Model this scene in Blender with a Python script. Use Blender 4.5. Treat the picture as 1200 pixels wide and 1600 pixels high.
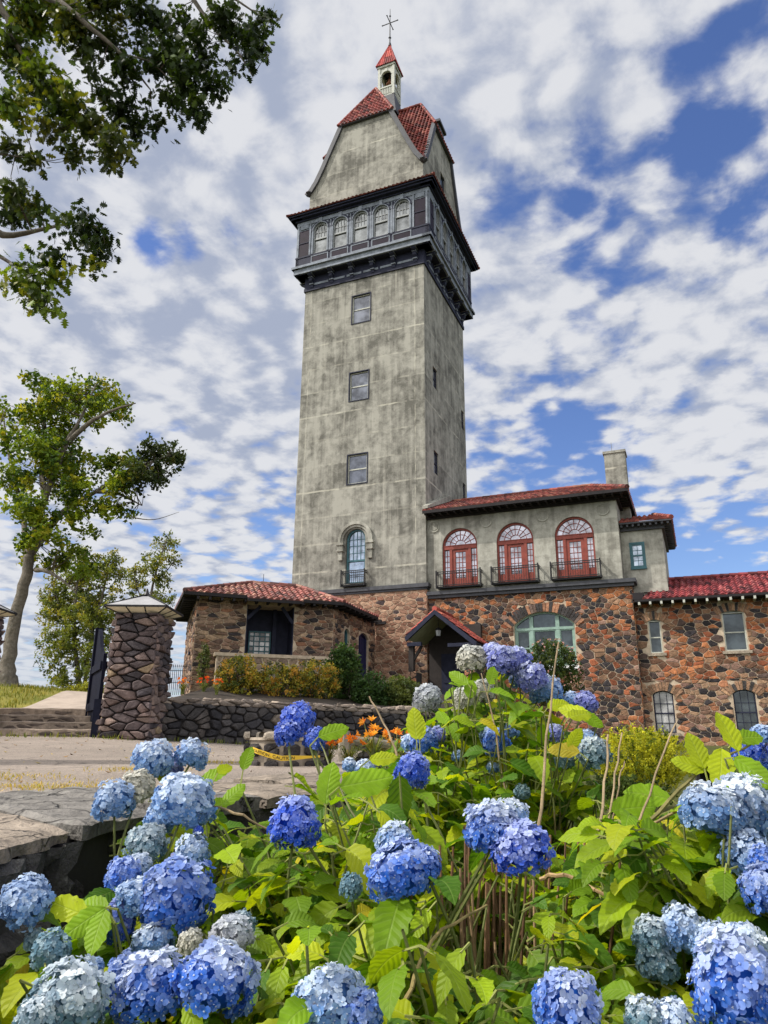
import bpy, math, random
from mathutils import Vector, Matrix, noise
from mathutils.geometry import tessellate_polygon
R_ = math.radians
PI = math.pi
random.seed(11)
scene = bpy.context.scene
COL = scene.collection
for _o in list(bpy.data.objects): bpy.data.objects.remove(_o)

# ------------------------------------------------------------------ camera
FPX, TH, ROLL = 1145.0, R_(17.2), 0.0095
cam_d = bpy.data.cameras.new('camera'); cam = bpy.data.objects.new('camera', cam_d); COL.objects.link(cam)
cam.matrix_world = Matrix.Rotation(PI/2 + TH, 4, 'X') @ Matrix.Rotation(ROLL, 4, 'Z')
cam_d.sensor_fit = 'VERTICAL'; cam_d.sensor_height = 24.0; cam_d.lens = 24.0*FPX/1600
cam_d.clip_start = 0.05; cam_d.clip_end = 9000
scene.camera = cam
scene.view_settings.view_transform = 'Standard'; scene.view_settings.look = 'None'
scene.view_settings.exposure = 0.0; scene.view_settings.gamma = 1.0

# ------------------------------------------------------------------ sun + sky
SUN_EL = R_(47); SUN_AZ = math.atan2(-0.97, -0.16)          # clockwise from +Y (towards the left of the photo)
sun_to = Vector((math.sin(SUN_AZ)*math.cos(SUN_EL), math.cos(SUN_AZ)*math.cos(SUN_EL), math.sin(SUN_EL)))
sd = bpy.data.lights.new('sun', 'SUN'); sd.energy = 4.2; sd.angle = R_(0.6); sd.color = (1.0, 0.94, 0.86)
so = bpy.data.objects.new('sun', sd); COL.objects.link(so)
so.rotation_euler = sun_to.to_track_quat('Z', 'Y').to_euler()

def at(x, y, Y):
    dx, dy = x-600, y-800
    dx, dy = dx+ROLL*dy, dy-ROLL*dx
    a = -dy/FPX; c, s = math.cos(TH), math.sin(TH)
    k = Y/(c-a*s)
    return Vector((dx/FPX*k, Y, (s+a*c)*k))

w = bpy.data.worlds.new('World'); scene.world = w; w.use_nodes = True
def build_world():
    nt = w.node_tree; N = nt.nodes; L = nt.links
    for n in list(N): N.remove(n)
    def nd(t, **k):
        n = N.new(t)
        for a, b in k.items(): setattr(n, a, b)
        return n
    def math_(op, a, b=None, c=None, clamp=False):
        n = nd('ShaderNodeMath', operation=op, use_clamp=clamp)
        for i, v in enumerate((a, b, c)):
            if v is None: continue
            if hasattr(v, 'links'): L.new(v, n.inputs[i])
            else: n.inputs[i].default_value = v
        return n.outputs[0]
    def mr(v, a, b, c=0.0, d=1.0):
        n = nd('ShaderNodeMapRange', interpolation_type='SMOOTHSTEP')
        L.new(v, n.inputs[0]); n.inputs[1].default_value = a; n.inputs[2].default_value = b
        n.inputs[3].default_value = c; n.inputs[4].default_value = d
        return n.outputs[0]
    def mixc(f, a, b):
        n = nd('ShaderNodeMix', data_type='RGBA')
        if hasattr(f, 'links'): L.new(f, n.inputs[0])
        else: n.inputs[0].default_value = f
        for i, v in ((6, a), (7, b)):
            if hasattr(v, 'links'): L.new(v, n.inputs[i])
            else: n.inputs[i].default_value = (*v, 1)
        return n.outputs[2]
    sky = nd('ShaderNodeTexSky', sky_type='NISHITA', sun_disc=False)
    sky.sun_elevation = SUN_EL; sky.sun_rotation = SUN_AZ % (2*PI)
    sky.air_density = 1.0; sky.dust_density = 0.6; sky.ozone_density = 3.0
    tc = nd('ShaderNodeTexCoord')
    sep = nd('ShaderNodeSeparateXYZ'); L.new(tc.outputs['Generated'], sep.inputs[0])
    zc = math_('ADD', math_('MAXIMUM', sep.outputs[2], 0.0), 0.13)
    px = math_('DIVIDE', sep.outputs[0], zc); py = math_('DIVIDE', sep.outputs[1], zc)
    # the cloud sheet lies in a plane overhead
    cmb = nd('ShaderNodeCombineXYZ'); L.new(px, cmb.inputs[0]); L.new(py, cmb.inputs[1])
    def noise_(scale, detail, rough, off=(0, 0, 0), src=None, sx=1.0, sy=1.0, dist=0.0, rot=0.0):
        mp = nd('ShaderNodeMapping'); L.new(src or cmb.outputs[0], mp.inputs[0])
        mp.inputs['Location'].default_value = off; mp.inputs['Scale'].default_value = (sx, sy, 1)
        mp.inputs['Rotation'].default_value = (0, 0, rot)
        n = nd('ShaderNodeTexNoise'); L.new(mp.outputs[0], n.inputs['Vector'])
        n.inputs['Scale'].default_value = scale; n.inputs['Detail'].default_value = detail
        n.inputs['Roughness'].default_value = rough; n.inputs['Distortion'].default_value = dist
        return n.outputs[0]
    pk = dict(sx=1.0, sy=1.0, dist=0.2, rot=0.45)
    puff = noise_(7.8, 9, 0.57, (3.1, 1.7, 0), **pk)
    puff_l = noise_(7.8, 9, 0.57, (3.1+0.026, 1.7+0.022, 0), **pk)          # same field, a step towards the sun
    wv = nd('ShaderNodeTexNoise'); L.new(cmb.outputs[0], wv.inputs['Vector']); wv.inputs['Scale'].default_value = 5.0; wv.inputs['Detail'].default_value = 5
    wa = nd('ShaderNodeVectorMath', operation='MULTIPLY_ADD'); L.new(wv.outputs['Color'], wa.inputs[0]); wa.inputs[1].default_value = (.22, .22, 0); L.new(cmb.outputs[0], wa.inputs[2])
    vo = nd('ShaderNodeTexVoronoi', feature='SMOOTH_F1', voronoi_dimensions='2D'); L.new(wa.outputs[0], vo.inputs['Vector']); vo.inputs['Scale'].default_value = 10.0; vo.inputs['Smoothness'].default_value = .7
    cell = math_('SUBTRACT', 0.42, vo.outputs['Distance'])
    small = noise_(21.0, 5, 0.5, (6.1, 3.3, 0), dist=0.3)
    big = noise_(1.25, 4, 0.5, (7.3, 2.2, 0), rot=0.5, sx=1.0, sy=0.7)
    wisp = noise_(2.9, 7, 0.55, (1.3, 9.2, 0), sx=1.25, sy=0.9, dist=0.3, rot=0.9)
    def blob(x, y, rad, soft=0.6, v=None):
        v = v or at(x, y, 10).normalized()
        d = nd('ShaderNodeVectorMath', operation='DOT_PRODUCT'); L.new(tc.outputs['Generated'], d.inputs[0]); d.inputs[1].default_value = v
        r = rad/FPX
        return mr(d.outputs['Value'], math.cos(r), math.cos(r*(1-soft)))
    bias = None
    def acc(b, amt):
        nonlocal bias
        t = math_('MULTIPLY', b, amt)
        bias = t if bias is None else math_('ADD', bias, t)
    for x, y, r, a in ((330, 180, 520, 0.26), (520, 60, 330, 0.16), (60, 640, 520, 0.13), (820, 130, 230, 0.12), (330, 480, 380, 0.10), (930, 560, 330, 0.12), (1160, 560, 250, 0.10),
                       (1150, 760, 160, 0.10), (70, 1010, 220, 0.12), (1020, 60, 260, 0.12), (760, 430, 160, .08),
                       (1200, 140, 170, -0.20), (850, 290, 140, -0.19), (1000, 340, 200, -0.08), (980, 240, 120, -0.06), (740, 310, 80, -0.1), (265, 378, 75, -0.34), (215, 388, 60, -0.28), (325, 364, 60, -0.28), (385, 350, 60, -0.26), (870, 660, 130, -0.10), (900, 760, 150, -0.12),
                       (1120, 860, 150, -0.22), (1050, 960, 160, -0.16), (700, 150, 80, -0.12)):
        acc(blob(x, y, r, 0.95), a)
    dens = math_('ADD', math_('ADD', math_('ADD', math_('ADD', math_('MULTIPLY', puff, 0.75), math_('ADD', math_('MULTIPLY', cell, 0.45), 0.05)), math_('MULTIPLY', small, 0.26)), math_('MULTIPLY', big, 0.36)), math_('ADD', math_('MULTIPLY', wisp, 0.26), bias))
    cov = mr(dens, 0.715, 1.0)
    # bright and shaded flanks of the puffs, broad grey patches where the sheet is thick
    lit = math_('SUBTRACT', puff, puff_l)
    shade_n = noise_(2.1, 6, 0.58, (5.5, 4.1, 0), sx=1.0, sy=0.8, dist=0.5, rot=0.5)
    thick = math_('ADD', math_('MULTIPLY', shade_n, 0.85), math_('ADD', math_('MULTIPLY', lit, -1.5), math_('ADD', math_('MULTIPLY', small, 0.16), math_('MULTIPLY', cell, -0.75))))
    thick = math_('ADD', thick, math_('MULTIPLY', blob(330, 200, 560, 0.9), 0.13))
    white = (7.7, 7.8, 8.1); grey = (4.0, 4.5, 5.75)
    ccol = mixc(mr(thick, 0.30, 0.90), white, grey)
    hs = nd('ShaderNodeHueSaturation'); L.new(sky.outputs[0], hs.inputs['Color']); hs.inputs['Hue'].default_value = 0.514; hs.inputs['Saturation'].default_value = 1.14; hs.inputs['Value'].default_value = 1.68
    full = mixc(math_('MULTIPLY', cov, 0.96), mixc(1.0, hs.outputs[0], hs.outputs[0]), ccol)
    # thin veil close to the horizon
    veil = mr(sep.outputs[2], 0.0, 0.20, 0.5, 0.0)
    full = mixc(veil, full, (5.2, 6.0, 7.3))
    # glow added to the sky round the sun, out of view, to raise the ambient light
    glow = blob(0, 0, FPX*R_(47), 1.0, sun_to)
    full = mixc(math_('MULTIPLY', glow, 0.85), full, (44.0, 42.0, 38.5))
    back = blob(0, 0, FPX*R_(75), 0.9, Vector((.12, -.80, .50)).normalized())  # unseen bright patch added behind the camera to open the shadows
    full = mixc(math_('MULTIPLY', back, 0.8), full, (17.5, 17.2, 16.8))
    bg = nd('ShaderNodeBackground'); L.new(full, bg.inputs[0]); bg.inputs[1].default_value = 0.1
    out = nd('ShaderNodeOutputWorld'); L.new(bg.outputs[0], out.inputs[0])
build_world()

# ------------------------------------------------------------------ mesh builder
MW = {}                                                      # world matrix of every empty / parent
I4 = Matrix.Identity(4)
class Frame:
    """panel frame: u along, v up, d outwards"""
    def __init__(s, O, U, V, N): s.O, s.U, s.V, s.N = Vector(O), Vector(U).normalized(), Vector(V).normalized(), Vector(N).normalized()
    def p(s, u, v, d=0.0): return s.O + s.U*u + s.V*v + s.N*d
    def off(s, u=0, v=0, d=0): return Frame(s.p(u, v, d), s.U, s.V, s.N)
class MB:
    def __init__(s, M=I4): s.v, s.f, s.c, s.uv, s.M = [], [], [], [], M
    def add(s, verts, faces, col=(1, 1, 1), uvs=None):
        b = len(s.v); M = s.M
        s.v.extend([M @ Vector(p) for p in verts])
        for i, f in enumerate(faces):
            s.f.append([b+k for k in f])
            s.c.append(col[i] if isinstance(col, list) else col)
            s.uv.append([uvs[k] for k in f] if uvs else None)
    def box(s, x0, x1, y0, y1, z0, z1, col=(1, 1, 1)):
        v = [(x0, y0, z0), (x1, y0, z0), (x1, y1, z0), (x0, y1, z0), (x0, y0, z1), (x1, y0, z1), (x1, y1, z1), (x0, y1, z1)]
        s.add(v, [(0, 3, 2, 1), (4, 5, 6, 7), (0, 1, 5, 4), (1, 2, 6, 5), (2, 3, 7, 6), (3, 0, 4, 7)], col,
              [(p[0]+p[1], p[2]) for p in v])
    def fbox(s, F, u0, u1, v0, v1, d0, d1, col=(1, 1, 1)):
        v = [F.p(u0, v0, d1), F.p(u1, v0, d1), F.p(u1, v0, d0), F.p(u0, v0, d0), F.p(u0, v1, d1), F.p(u1, v1, d1), F.p(u1, v1, d0), F.p(u0, v1, d0)]
        s.add(v, [(0, 3, 2, 1), (4, 5, 6, 7), (0, 1, 5, 4), (1, 2, 6, 5), (2, 3, 7, 6), (3, 0, 4, 7)], col,
              [(u0, v0), (u1, v0), (u1, v0), (u0, v0), (u0, v1), (u1, v1), (u1, v1), (u0, v1)])
    def bar(s, p, q, wd, h=None, col=(1, 1, 1), up=(0, 0, 1)):
        p, q = Vector(p), Vector(q); h = h or wd
        d = (q-p).normalized(); upv = Vector(up)
        if abs(d.dot(upv)) > .98: upv = Vector((1, 0, 0))
        a = d.cross(upv).normalized(); b = a.cross(d)
        v = [r + a*x*wd/2 + b*y*h/2 for r in (p, q) for x, y in ((-1, -1), (1, -1), (1, 1), (-1, 1))]
        s.add(v, [(0, 3, 2, 1), (4, 5, 6, 7), (0, 1, 5, 4), (1, 2, 6, 5), (2, 3, 7, 6), (3, 0, 4, 7)], col)
    def tube(s, pts, rad, n=6, col=(1, 1, 1), cap=True):
        pts = [Vector(p) for p in pts]; m = len(pts)
        if not hasattr(rad, '__len__'): rad = [rad]*m
        ref = None; verts = []; uvs = []
        for i, p in enumerate(pts):
            d = (pts[min(i+1, m-1)]-pts[max(i-1, 0)])
            if d.length < 1e-9: d = Vector((0, 0, 1))
            d.normalize()
            if ref is None: ref = d.orthogonal().normalized()
            a = (ref - d*ref.dot(d))
            a = a.normalized() if a.length > 1e-6 else d.orthogonal().normalized()
            ref = a; b = d.cross(a)
            for k in range(n):
                t = 2*PI*k/n
                verts.append(p + (a*math.cos(t)+b*math.sin(t))*rad[i]); uvs.append((k/n, i*.3))
        f = [(i*n+k, i*n+(k+1) % n, (i+1)*n+(k+1) % n, (i+1)*n+k) for i in range(m-1) for k in range(n)]
        if cap: f += [tuple(range(n-1, -1, -1)), tuple(range((m-1)*n, m*n))]
        s.add(verts, f, col, uvs)
    def lathe(s, c, prof, n=16, col=(1, 1, 1), axis=(0, 0, 1)):
        c = Vector(c); ax = Vector(axis).normalized(); a = ax.orthogonal().normalized(); b = ax.cross(a)
        v = [c + ax*z + (a*math.cos(2*PI*k/n)+b*math.sin(2*PI*k/n))*r for r, z in prof for k in range(n)]
        m = len(prof)
        f = [(i*n+k, i*n+(k+1) % n, (i+1)*n+(k+1) % n, (i+1)*n+k) for i in range(m-1) for k in range(n)]
        f += [tuple(range(n-1, -1, -1)), tuple(range((m-1)*n, m*n))]
        s.add(v, f, col)
    def prism(s, F, pts, d0, d1, col=(1, 1, 1)):
        n = len(pts)
        v = [F.p(u, q, d1) for u, q in pts] + [F.p(u, q, d0) for u, q in pts]
        uv = list(pts)+list(pts)
        s.add(v, [tuple(range(n)), tuple(range(2*n-1, n-1, -1))] + [(i+n, (i+1) % n+n, (i+1) % n, i) for i in range(n)], col, uv)
    def ring(s, F, outer, inner, d0, d1, col=(1, 1, 1), closed=False):
        n = len(outer)
        v = [F.p(u, q, d1) for u, q in outer]+[F.p(u, q, d1) for u, q in inner]+[F.p(u, q, d0) for u, q in outer]+[F.p(u, q, d0) for u, q in inner]
        uv = (list(outer)+list(inner))*2
        f = []
        for i in range(n if closed else n-1):
            j = (i+1) % n
            f += [(i, j, n+j, n+i), (2*n+i, 2*n+j, j, i), (n+i, n+j, 3*n+j, 3*n+i)]
        if not closed: f += [(0, n, 3*n, 2*n), (n-1, 3*n-1, 4*n-1, 2*n-1)]
        s.add(v, f, col, uv)
    def panel(s, F, outer, holes=(), depth=0.25, col=(1, 1, 1), uo=0.0):
        loops = [outer]+list(holes)
        flat = [p for lp in loops for p in lp]
        tris = tessellate_polygon([[Vector((p[0], p[1], 0)) for p in lp] for lp in loops])
        ff = []
        for t in tris:
            a, b, c = [flat[i] for i in t]
            ar = (b[0]-a[0])*(c[1]-a[1])-(b[1]-a[1])*(c[0]-a[0])
            if abs(ar) < 1e-9: continue
            ff.append(tuple(t) if ar > 0 else tuple(reversed(t)))
        s.add([F.p(*p) for p in flat], ff, col, [(p[0]+uo, p[1]) for p in flat])
        for h in holes:
            n = len(h)
            v = [F.p(u, q, 0) for u, q in h]+[F.p(u, q, -depth) for u, q in h]
            s.add(v, [(i, i+n, (i+1) % n+n, (i+1) % n) for i in range(n)], col, [(p[0]+uo, p[1]) for p in h]*2)
    def build(s, name, mat, parent=None, label=None, cat=None, group=None, kind=None, smooth=False, loc=None):
        me = bpy.data.meshes.new(name)
        if parent is not None: base = MW[parent.name]
        elif loc is not None: base = Matrix.Translation(Vector(loc))
        else: base = I4
        inv = base.inverted()
        me.from_pydata([tuple(inv @ p) for p in s.v], [], s.f)
        ca = me.color_attributes.new('Col', 'FLOAT_COLOR', 'CORNER')
        buf = []
        for f, c in zip(s.f, s.c):
            for _ in f: buf.extend((c[0], c[1], c[2], 1.0))
        ca.data.foreach_set('color', buf)
        if any(u is not None for u in s.uv):
            ul = me.uv_layers.new(name='UVMap'); ub = []
            for f, u in zip(s.f, s.uv):
                for k in range(len(f)):
                    ub.extend(u[k] if u is not None else (0.0, 0.0))
            ul.data.foreach_set('uv', ub)
        me.materials.append(mat)
        if smooth: me.polygons.foreach_set('use_smooth', [True]*len(me.polygons))
        me.update()
        o = bpy.data.objects.new(name, me); COL.objects.link(o)
        if parent is not None: o.parent = parent
        else: o.matrix_world = base
        MW[o.name] = base
        tag(o, label, cat, group, kind)
        return o
def tag(o, label=None, cat=None, group=None, kind=None):
    for k, v in (('label', label), ('category', cat), ('group', group), ('kind', kind)):
        if v: o[k] = v
def thing(name, label, cat, loc, rz=0.0, group=None):
    o = bpy.data.objects.new(name, None); COL.objects.link(o)
    o.location = loc; o.rotation_euler = (0, 0, rz); o.empty_display_size = .3
    MW[o.name] = Matrix.Translation(Vector(loc)) @ Matrix.Rotation(rz, 4, 'Z')
    tag(o, label, cat, group)
    return o
def copy_tree(o, loc, label, group=None, rz=None, scale=None):
    def cp(a, par):
        c = a.copy(); COL.objects.link(c)
        if par is not None: c.parent = par
        for ch in list(a.children): cp(ch, c)
        return c
    r = cp(o, None); r.location = loc; r['label'] = label
    if rz is not None: r.rotation_euler = (0, 0, rz)
    if scale is not None: r.scale = (scale,)*3
    return r
def jit(c, a): 
    k = 1+random.uniform(-a, a); return (c[0]*k, c[1]*k, c[2]*k)
def lerp(a, b, t): return a+(b-a)*t
def smooth01(t): t = max(0, min(1, t)); return t*t*(3-2*t)

# ------------------------------------------------------------------ materials
def newmat(name):
    m = bpy.data.materials.new(name); m.use_nodes = True
    nt = m.node_tree; nt.nodes.clear()
    return m, nt
class NT:
    def __init__(s, name):
        s.m, s.nt = newmat(name); s.N, s.L = s.nt.nodes, s.nt.links
        s.out = s.N.new('ShaderNodeOutputMaterial')
    def n(s, t, ins=None, **k):
        x = s.N.new(t)
        for a, b in k.items(): setattr(x, a, b)
        for a, b in (ins or {}).items(): s.set(x.inputs[a], b)
        return x
    def set(s, sock, v):
        if hasattr(v, 'links'): s.L.new(v, sock)
        elif isinstance(v, tuple) and len(v) == 3 and sock.type == 'RGBA': sock.default_value = (*v, 1)
        else: sock.default_value = v
    def math(s, op, a, b=0.0, clamp=False): return s.n('ShaderNodeMath', {0: a, 1: b}, operation=op, use_clamp=clamp).outputs[0]
    def mr(s, v, a, b, c=0.0, d=1.0): return s.n('ShaderNodeMapRange', {0: v, 1: a, 2: b, 3: c, 4: d}).outputs[0]
    def mix(s, f, a, b, mode='MIX'): return s.n('ShaderNodeMix', {0: f, 6: a, 7: b}, data_type='RGBA', blend_type=mode).outputs[2]
    def noise(s, vec, scale, detail=5, rough=.55, dist=0.0): return s.n('ShaderNodeTexNoise', {'Vector': vec, 'Scale': scale, 'Detail': detail, 'Roughness': rough, 'Distortion': dist}).outputs[0]
    def mapping(s, vec, sc=(1, 1, 1), loc=(0, 0, 0)): return s.n('ShaderNodeMapping', {0: vec, 1: loc, 3: sc}).outputs[0]
    def obj(s): return s.n('ShaderNodeTexCoord').outputs['Object']
    def uv(s): return s.n('ShaderNodeTexCoord').outputs['UV']
    def col(s): return s.n('ShaderNodeAttribute', attribute_name='Col').outputs['Color']
    def bump(s, h, strength=.5, dist=.02): return s.n('ShaderNodeBump', {'Height': h, 'Strength': strength, 'Distance': dist}).outputs[0]
    def bsdf(s, color, rough=.8, normal=None, spec=.3, metallic=0.0):
        b = s.n('ShaderNodeBsdfPrincipled', {'Base Color': color, 'Roughness': rough, 'Specular IOR Level': spec, 'Metallic': metallic})
        if normal is not None: s.L.new(normal, b.inputs['Normal'])
        return b.outputs[0]
    def fin(s, sh): s.L.new(sh, s.out.inputs[0]); return s.m

def mat_paint(name, c, rough=.6, var=.25, scale=6, spec=.3, use_col=False, metallic=0.0, bump=.15):
    t = NT(name); o = t.obj()
    nz = t.noise(o, scale, 6, .6); n2 = t.noise(o, scale*7, 4)
    f = t.mr(t.math('ADD', nz, t.math('MULTIPLY', n2, .35)), .4, .95, 1-var, 1+var)
    base = t.mix(1.0, c, t.col(), 'MULTIPLY') if use_col else t.n('ShaderNodeRGB').outputs[0]
    if not use_col: base.default_value = (*c, 1)
    cm = t.n('ShaderNodeVectorMath', {0: base, 3: f}, operation='SCALE').outputs[0]
    return t.fin(t.bsdf(cm, rough, t.bump(n2, bump, .01), spec, metallic))

def mat_stucco(name, light=(.335, .328, .288), dark=(.122, .119, .104), seams=True):
    t = NT(name); u = t.uv()
    d = t.n('ShaderNodeVectorMath', {0: t.noise(u, 1.6, 5, .6), 1: (.12, .12, .12)}, operation='MULTIPLY').outputs[0]
    w_ = t.n('ShaderNodeVectorMath', {0: u, 1: d}, operation='ADD').outputs[0]
    blot = t.noise(w_, .55, 9, .62, .3)
    streak = t.noise(t.mapping(u, (3.1, .26, 1)), 1.0, 6, .6)
    mid = t.noise(w_, 2.6, 8, .65, .4)
    fine = t.noise(u, 14, 6, .6)
    cell = t.n('ShaderNodeTexWhiteNoise', {'Vector': t.n('ShaderNodeVectorMath', {0: t.mapping(w_, (1/1.17, 1/1.563, 1), (.3, .45, 0))}, operation='FLOOR').outputs[0]}, noise_dimensions='2D').outputs[0]
    k = t.math('ADD', t.math('MULTIPLY', blot, 1.05), t.math('ADD', t.math('ADD', t.math('MULTIPLY', streak, .68), t.math('MULTIPLY', t.math('SUBTRACT', mid, .5), .75)), t.math('ADD', t.math('MULTIPLY', cell, .16), t.math('MULTIPLY', fine, .22))))
    k = t.mr(k, .85, 1.22)
    base = t.mix(k, dark, light)
    sx = t.n('ShaderNodeSeparateXYZ', {0: w_})
    if seams:
        fr = t.math('FRACT', t.math('MULTIPLY', t.math('ADD', sx.outputs[1], -22.70), 1/4.69))
        line = t.math('LESS_THAN', t.math('ABSOLUTE', t.math('SUBTRACT', fr, .02)), .009)
        fr2 = t.math('FRACT', t.math('MULTIPLY', t.math('ADD', sx.outputs[1], -22.70), 1/1.563))
        line2 = t.math('MULTIPLY', t.math('LESS_THAN', t.math('ABSOLUTE', t.math('SUBTRACT', fr2, .06)), .03), .45)
        au = t.math('ABSOLUTE', sx.outputs[0])
        line3 = t.math('MULTIPLY', t.math('LESS_THAN', t.math('ABSOLUTE', t.math('SUBTRACT', au, 3.42)), .03), .8)
        ln = t.math('MULTIPLY', t.math('MAXIMUM', t.math('MAXIMUM', line, line2), line3), t.mr(t.noise(u, 1.7, 4), .38, .62))
        base = t.mix(t.math('MULTIPLY', ln, .6), base, (.55, .53, .44))
    # thin dark runs below ledges and windows
    run = t.mr(t.noise(t.mapping(u, (4.5, .30, 1), (4, 2, 0)), 1.0, 4, .55), .62, .74)
    base = t.mix(t.math('MULTIPLY', run, .30), base, (.12, .115, .10))
    if seams:
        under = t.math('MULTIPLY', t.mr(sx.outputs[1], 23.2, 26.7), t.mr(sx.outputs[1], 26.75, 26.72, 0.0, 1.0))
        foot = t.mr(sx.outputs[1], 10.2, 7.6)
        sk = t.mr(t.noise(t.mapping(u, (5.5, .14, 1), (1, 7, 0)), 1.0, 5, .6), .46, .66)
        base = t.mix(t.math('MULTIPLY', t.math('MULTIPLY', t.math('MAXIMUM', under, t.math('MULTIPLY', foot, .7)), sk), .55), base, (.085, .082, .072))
        pale = t.mr(t.noise(t.mapping(u, (3.4, .12, 1), (9, 3, 0)), 1.0, 5, .6), .60, .74)
        base = t.mix(t.math('MULTIPLY', pale, .38), base, (.52, .50, .43))
    nb = t.bump(t.math('ADD', fine, t.math('MULTIPLY', blot, 1.5)), .35, .02)
    return t.fin(t.bsdf(base, .92, nb, .15))

def mat_stone(name, rough=.85, bump=.6, scale=9, gain=1.0, lichen=0.0, crack=0.0):
    t = NT(name); o = t.obj(); c = t.col()
    n1 = t.noise(o, scale, 8, .65); n2 = t.noise(o, scale*.3, 5, .6); n3 = t.noise(o, scale*5, 4, .6)
    f = t.math('MULTIPLY', t.mr(n1, .3, .72, .55, 1.35), t.mr(n2, .3, .7, .8, 1.2))
    f = t.math('MULTIPLY', f, gain)
    cm = t.n('ShaderNodeVectorMath', {0: c, 3: f}, operation='SCALE').outputs[0]
    if crack:
        dv = t.n('ShaderNodeVectorMath', {0: t.mapping(o, (1, 2.2, 1)), 1: t.n('ShaderNodeTexNoise', {'Vector': o, 'Scale': 2.5, 'Detail': 5.0}).outputs[1]}, operation='ADD').outputs[0]
        ve = t.n('ShaderNodeTexVoronoi', {'Vector': dv, 'Scale': 1.9}, feature='DISTANCE_TO_EDGE')
        ln = t.math('MULTIPLY', t.mr(ve.outputs['Distance'], 0.0, .03, 1.0, 0.0), t.mr(n2, .35, .6)); cm = t.mix(t.math('MULTIPLY', ln, crack), cm, (.03, .028, .026)); n1 = t.math('SUBTRACT', n1, t.math('MULTIPLY', ln, .8))
    if lichen: cm = t.mix(t.math('MULTIPLY', t.mr(t.noise(o, scale*.8, 7, .7), .57, .68), lichen), cm, (.33, .33, .29))
    return t.fin(t.bsdf(cm, rough, t.bump(t.math('ADD', t.math('MULTIPLY', n1, 1.0), t.math('MULTIPLY', n3, .35)), bump, .05), .25))

def mat_glass(name, c, metallic=.35, rough=.05):
    t = NT(name); o = t.obj()
    nz = t.noise(o, 1.9, 5, .6)  # mottled tint painted into the panes to imitate reflected trees
    cm = t.n('ShaderNodeVectorMath', {0: t.mix(1.0, c, t.col(), 'MULTIPLY'), 3: t.mr(nz, .36, .64, .55, 1.4)}, operation='SCALE').outputs[0]
    return t.fin(t.bsdf(cm, rough, t.bump(t.noise(o, 2.5, 2), .04, .05), .6, metallic))

def mat_leaf(name, trans=.4, rough=.45, veins=False, spec=.18, hue=(1.25, 1.1, .45)):
    t = NT(name); c = t.col(); o = t.obj()
    nz = t.mr(t.noise(o, 9, 4), .3, .7, .78, 1.2)
    base = t.n('ShaderNodeVectorMath', {0: c, 3: nz}, operation='SCALE').outputs[0]
    nrm = None
    if veins:
        sx = t.n('ShaderNodeSeparateXYZ', {0: t.uv()})
        ax = t.math('ABSOLUTE', t.math('SUBTRACT', sx.outputs[0], .5))
        ph = t.math('SUBTRACT', t.math('MULTIPLY', sx.outputs[1], 8.0), t.math('MULTIPLY', ax, 5.0))
        tri = t.math('ABSOLUTE', t.math('SUBTRACT', t.math('FRACT', ph), .5))
        lat = t.mr(tri, .0, .10, 1.0, 0.0); mid = t.mr(ax, .0, .03, 1.0, 0.0)
        vn = t.math('MAXIMUM', t.math('MULTIPLY', lat, .55), mid)
        pale = t.mix(.55, base, (.40, .50, .16))
        base = t.mix(t.math('MULTIPLY', vn, .45), base, pale)
        h = t.math('SUBTRACT', t.math('MULTIPLY', tri, 1.2), t.math('MULTIPLY', mid, .6))
        nrm = t.bump(t.math('ADD', h, t.math('MULTIPLY', t.noise(o, 90, 3), .25)), .32, .006)
    if veins:
        bl = t.mr(t.noise(o, 26, 4, .6), .66, .74); base = t.mix(t.math('MULTIPLY', bl, .6), base, (.16, .10, .03))
        base = t.mix(t.math('MULTIPLY', t.mr(t.noise(o, 3.5, 3), .45, .7), .35), base, (.09, .16, .02))
    pr = t.bsdf(base, rough, nrm, spec)
    tc = t.mix(1.0, base, hue, 'MULTIPLY')
    tr = t.n('ShaderNodeBsdfTranslucent', {'Color': tc})
    if nrm is not None: t.L.new(nrm, tr.inputs['Normal'])
    ms = t.n('ShaderNodeMixShader', {0: trans, 1: pr, 2: tr.outputs[0]})
    return t.fin(ms.outputs[0])

M = {}
M['stucco'] = mat_stucco('stucco')
M['stucco2'] = mat_stucco('stucco_wing', (.41, .405, .355), (.19, .185, .16), seams=False)
M['stone'] = mat_stone('field_stone', bump=1.0, scale=7)
M['dstone'] = mat_stone('dark_stone', bump=.9, scale=8)
M['slate'] = mat_stone('slate_stone', bump=1.0, scale=11, lichen=.55)
M['cap'] = mat_stone('capstone', bump=1.0, scale=8, lichen=.35, crack=.85)
M['mortar'] = mat_paint('mortar', (.43, .35, .26), .95, .35, 5)
M['dmortar'] = mat_paint('dark_joint', (.035, .032, .034), .95, .3, 5)
M['tile'] = mat_paint('clay_tile', (1, 1, 1), .7, .55, 2.2, .25, use_col=True)
M['navy'] = mat_paint('navy_trim', (.022, .025, .046), .65, .35, 4, .15)
M['slateblue'] = mat_paint('slate_trim', (.19, .215, .255), .7, .5, 3, .2)
M['plum'] = mat_paint('plum_panel', (.012, .007, .018), .6, .6, 3, .12)
M['lead'] = mat_paint('lead_ledge', (.055, .058, .068), .6, .35, 4)
M['black'] = mat_paint('black_iron', (.012, .012, .014), .5, .2, 6)
M['redwood'] = mat_paint('red_wood', (.22, .048, .034), .5, .3, 4)
M['teal'] = mat_paint('teal_paint', (.045, .125, .15), .5, .3, 4)
M['greenframe'] = mat_paint('green_frame', (.23, .34, .29), .6, .25, 4)
M['paleframe'] = mat_paint('pale_frame', (.42, .43, .38), .6, .25, 4)
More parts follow.
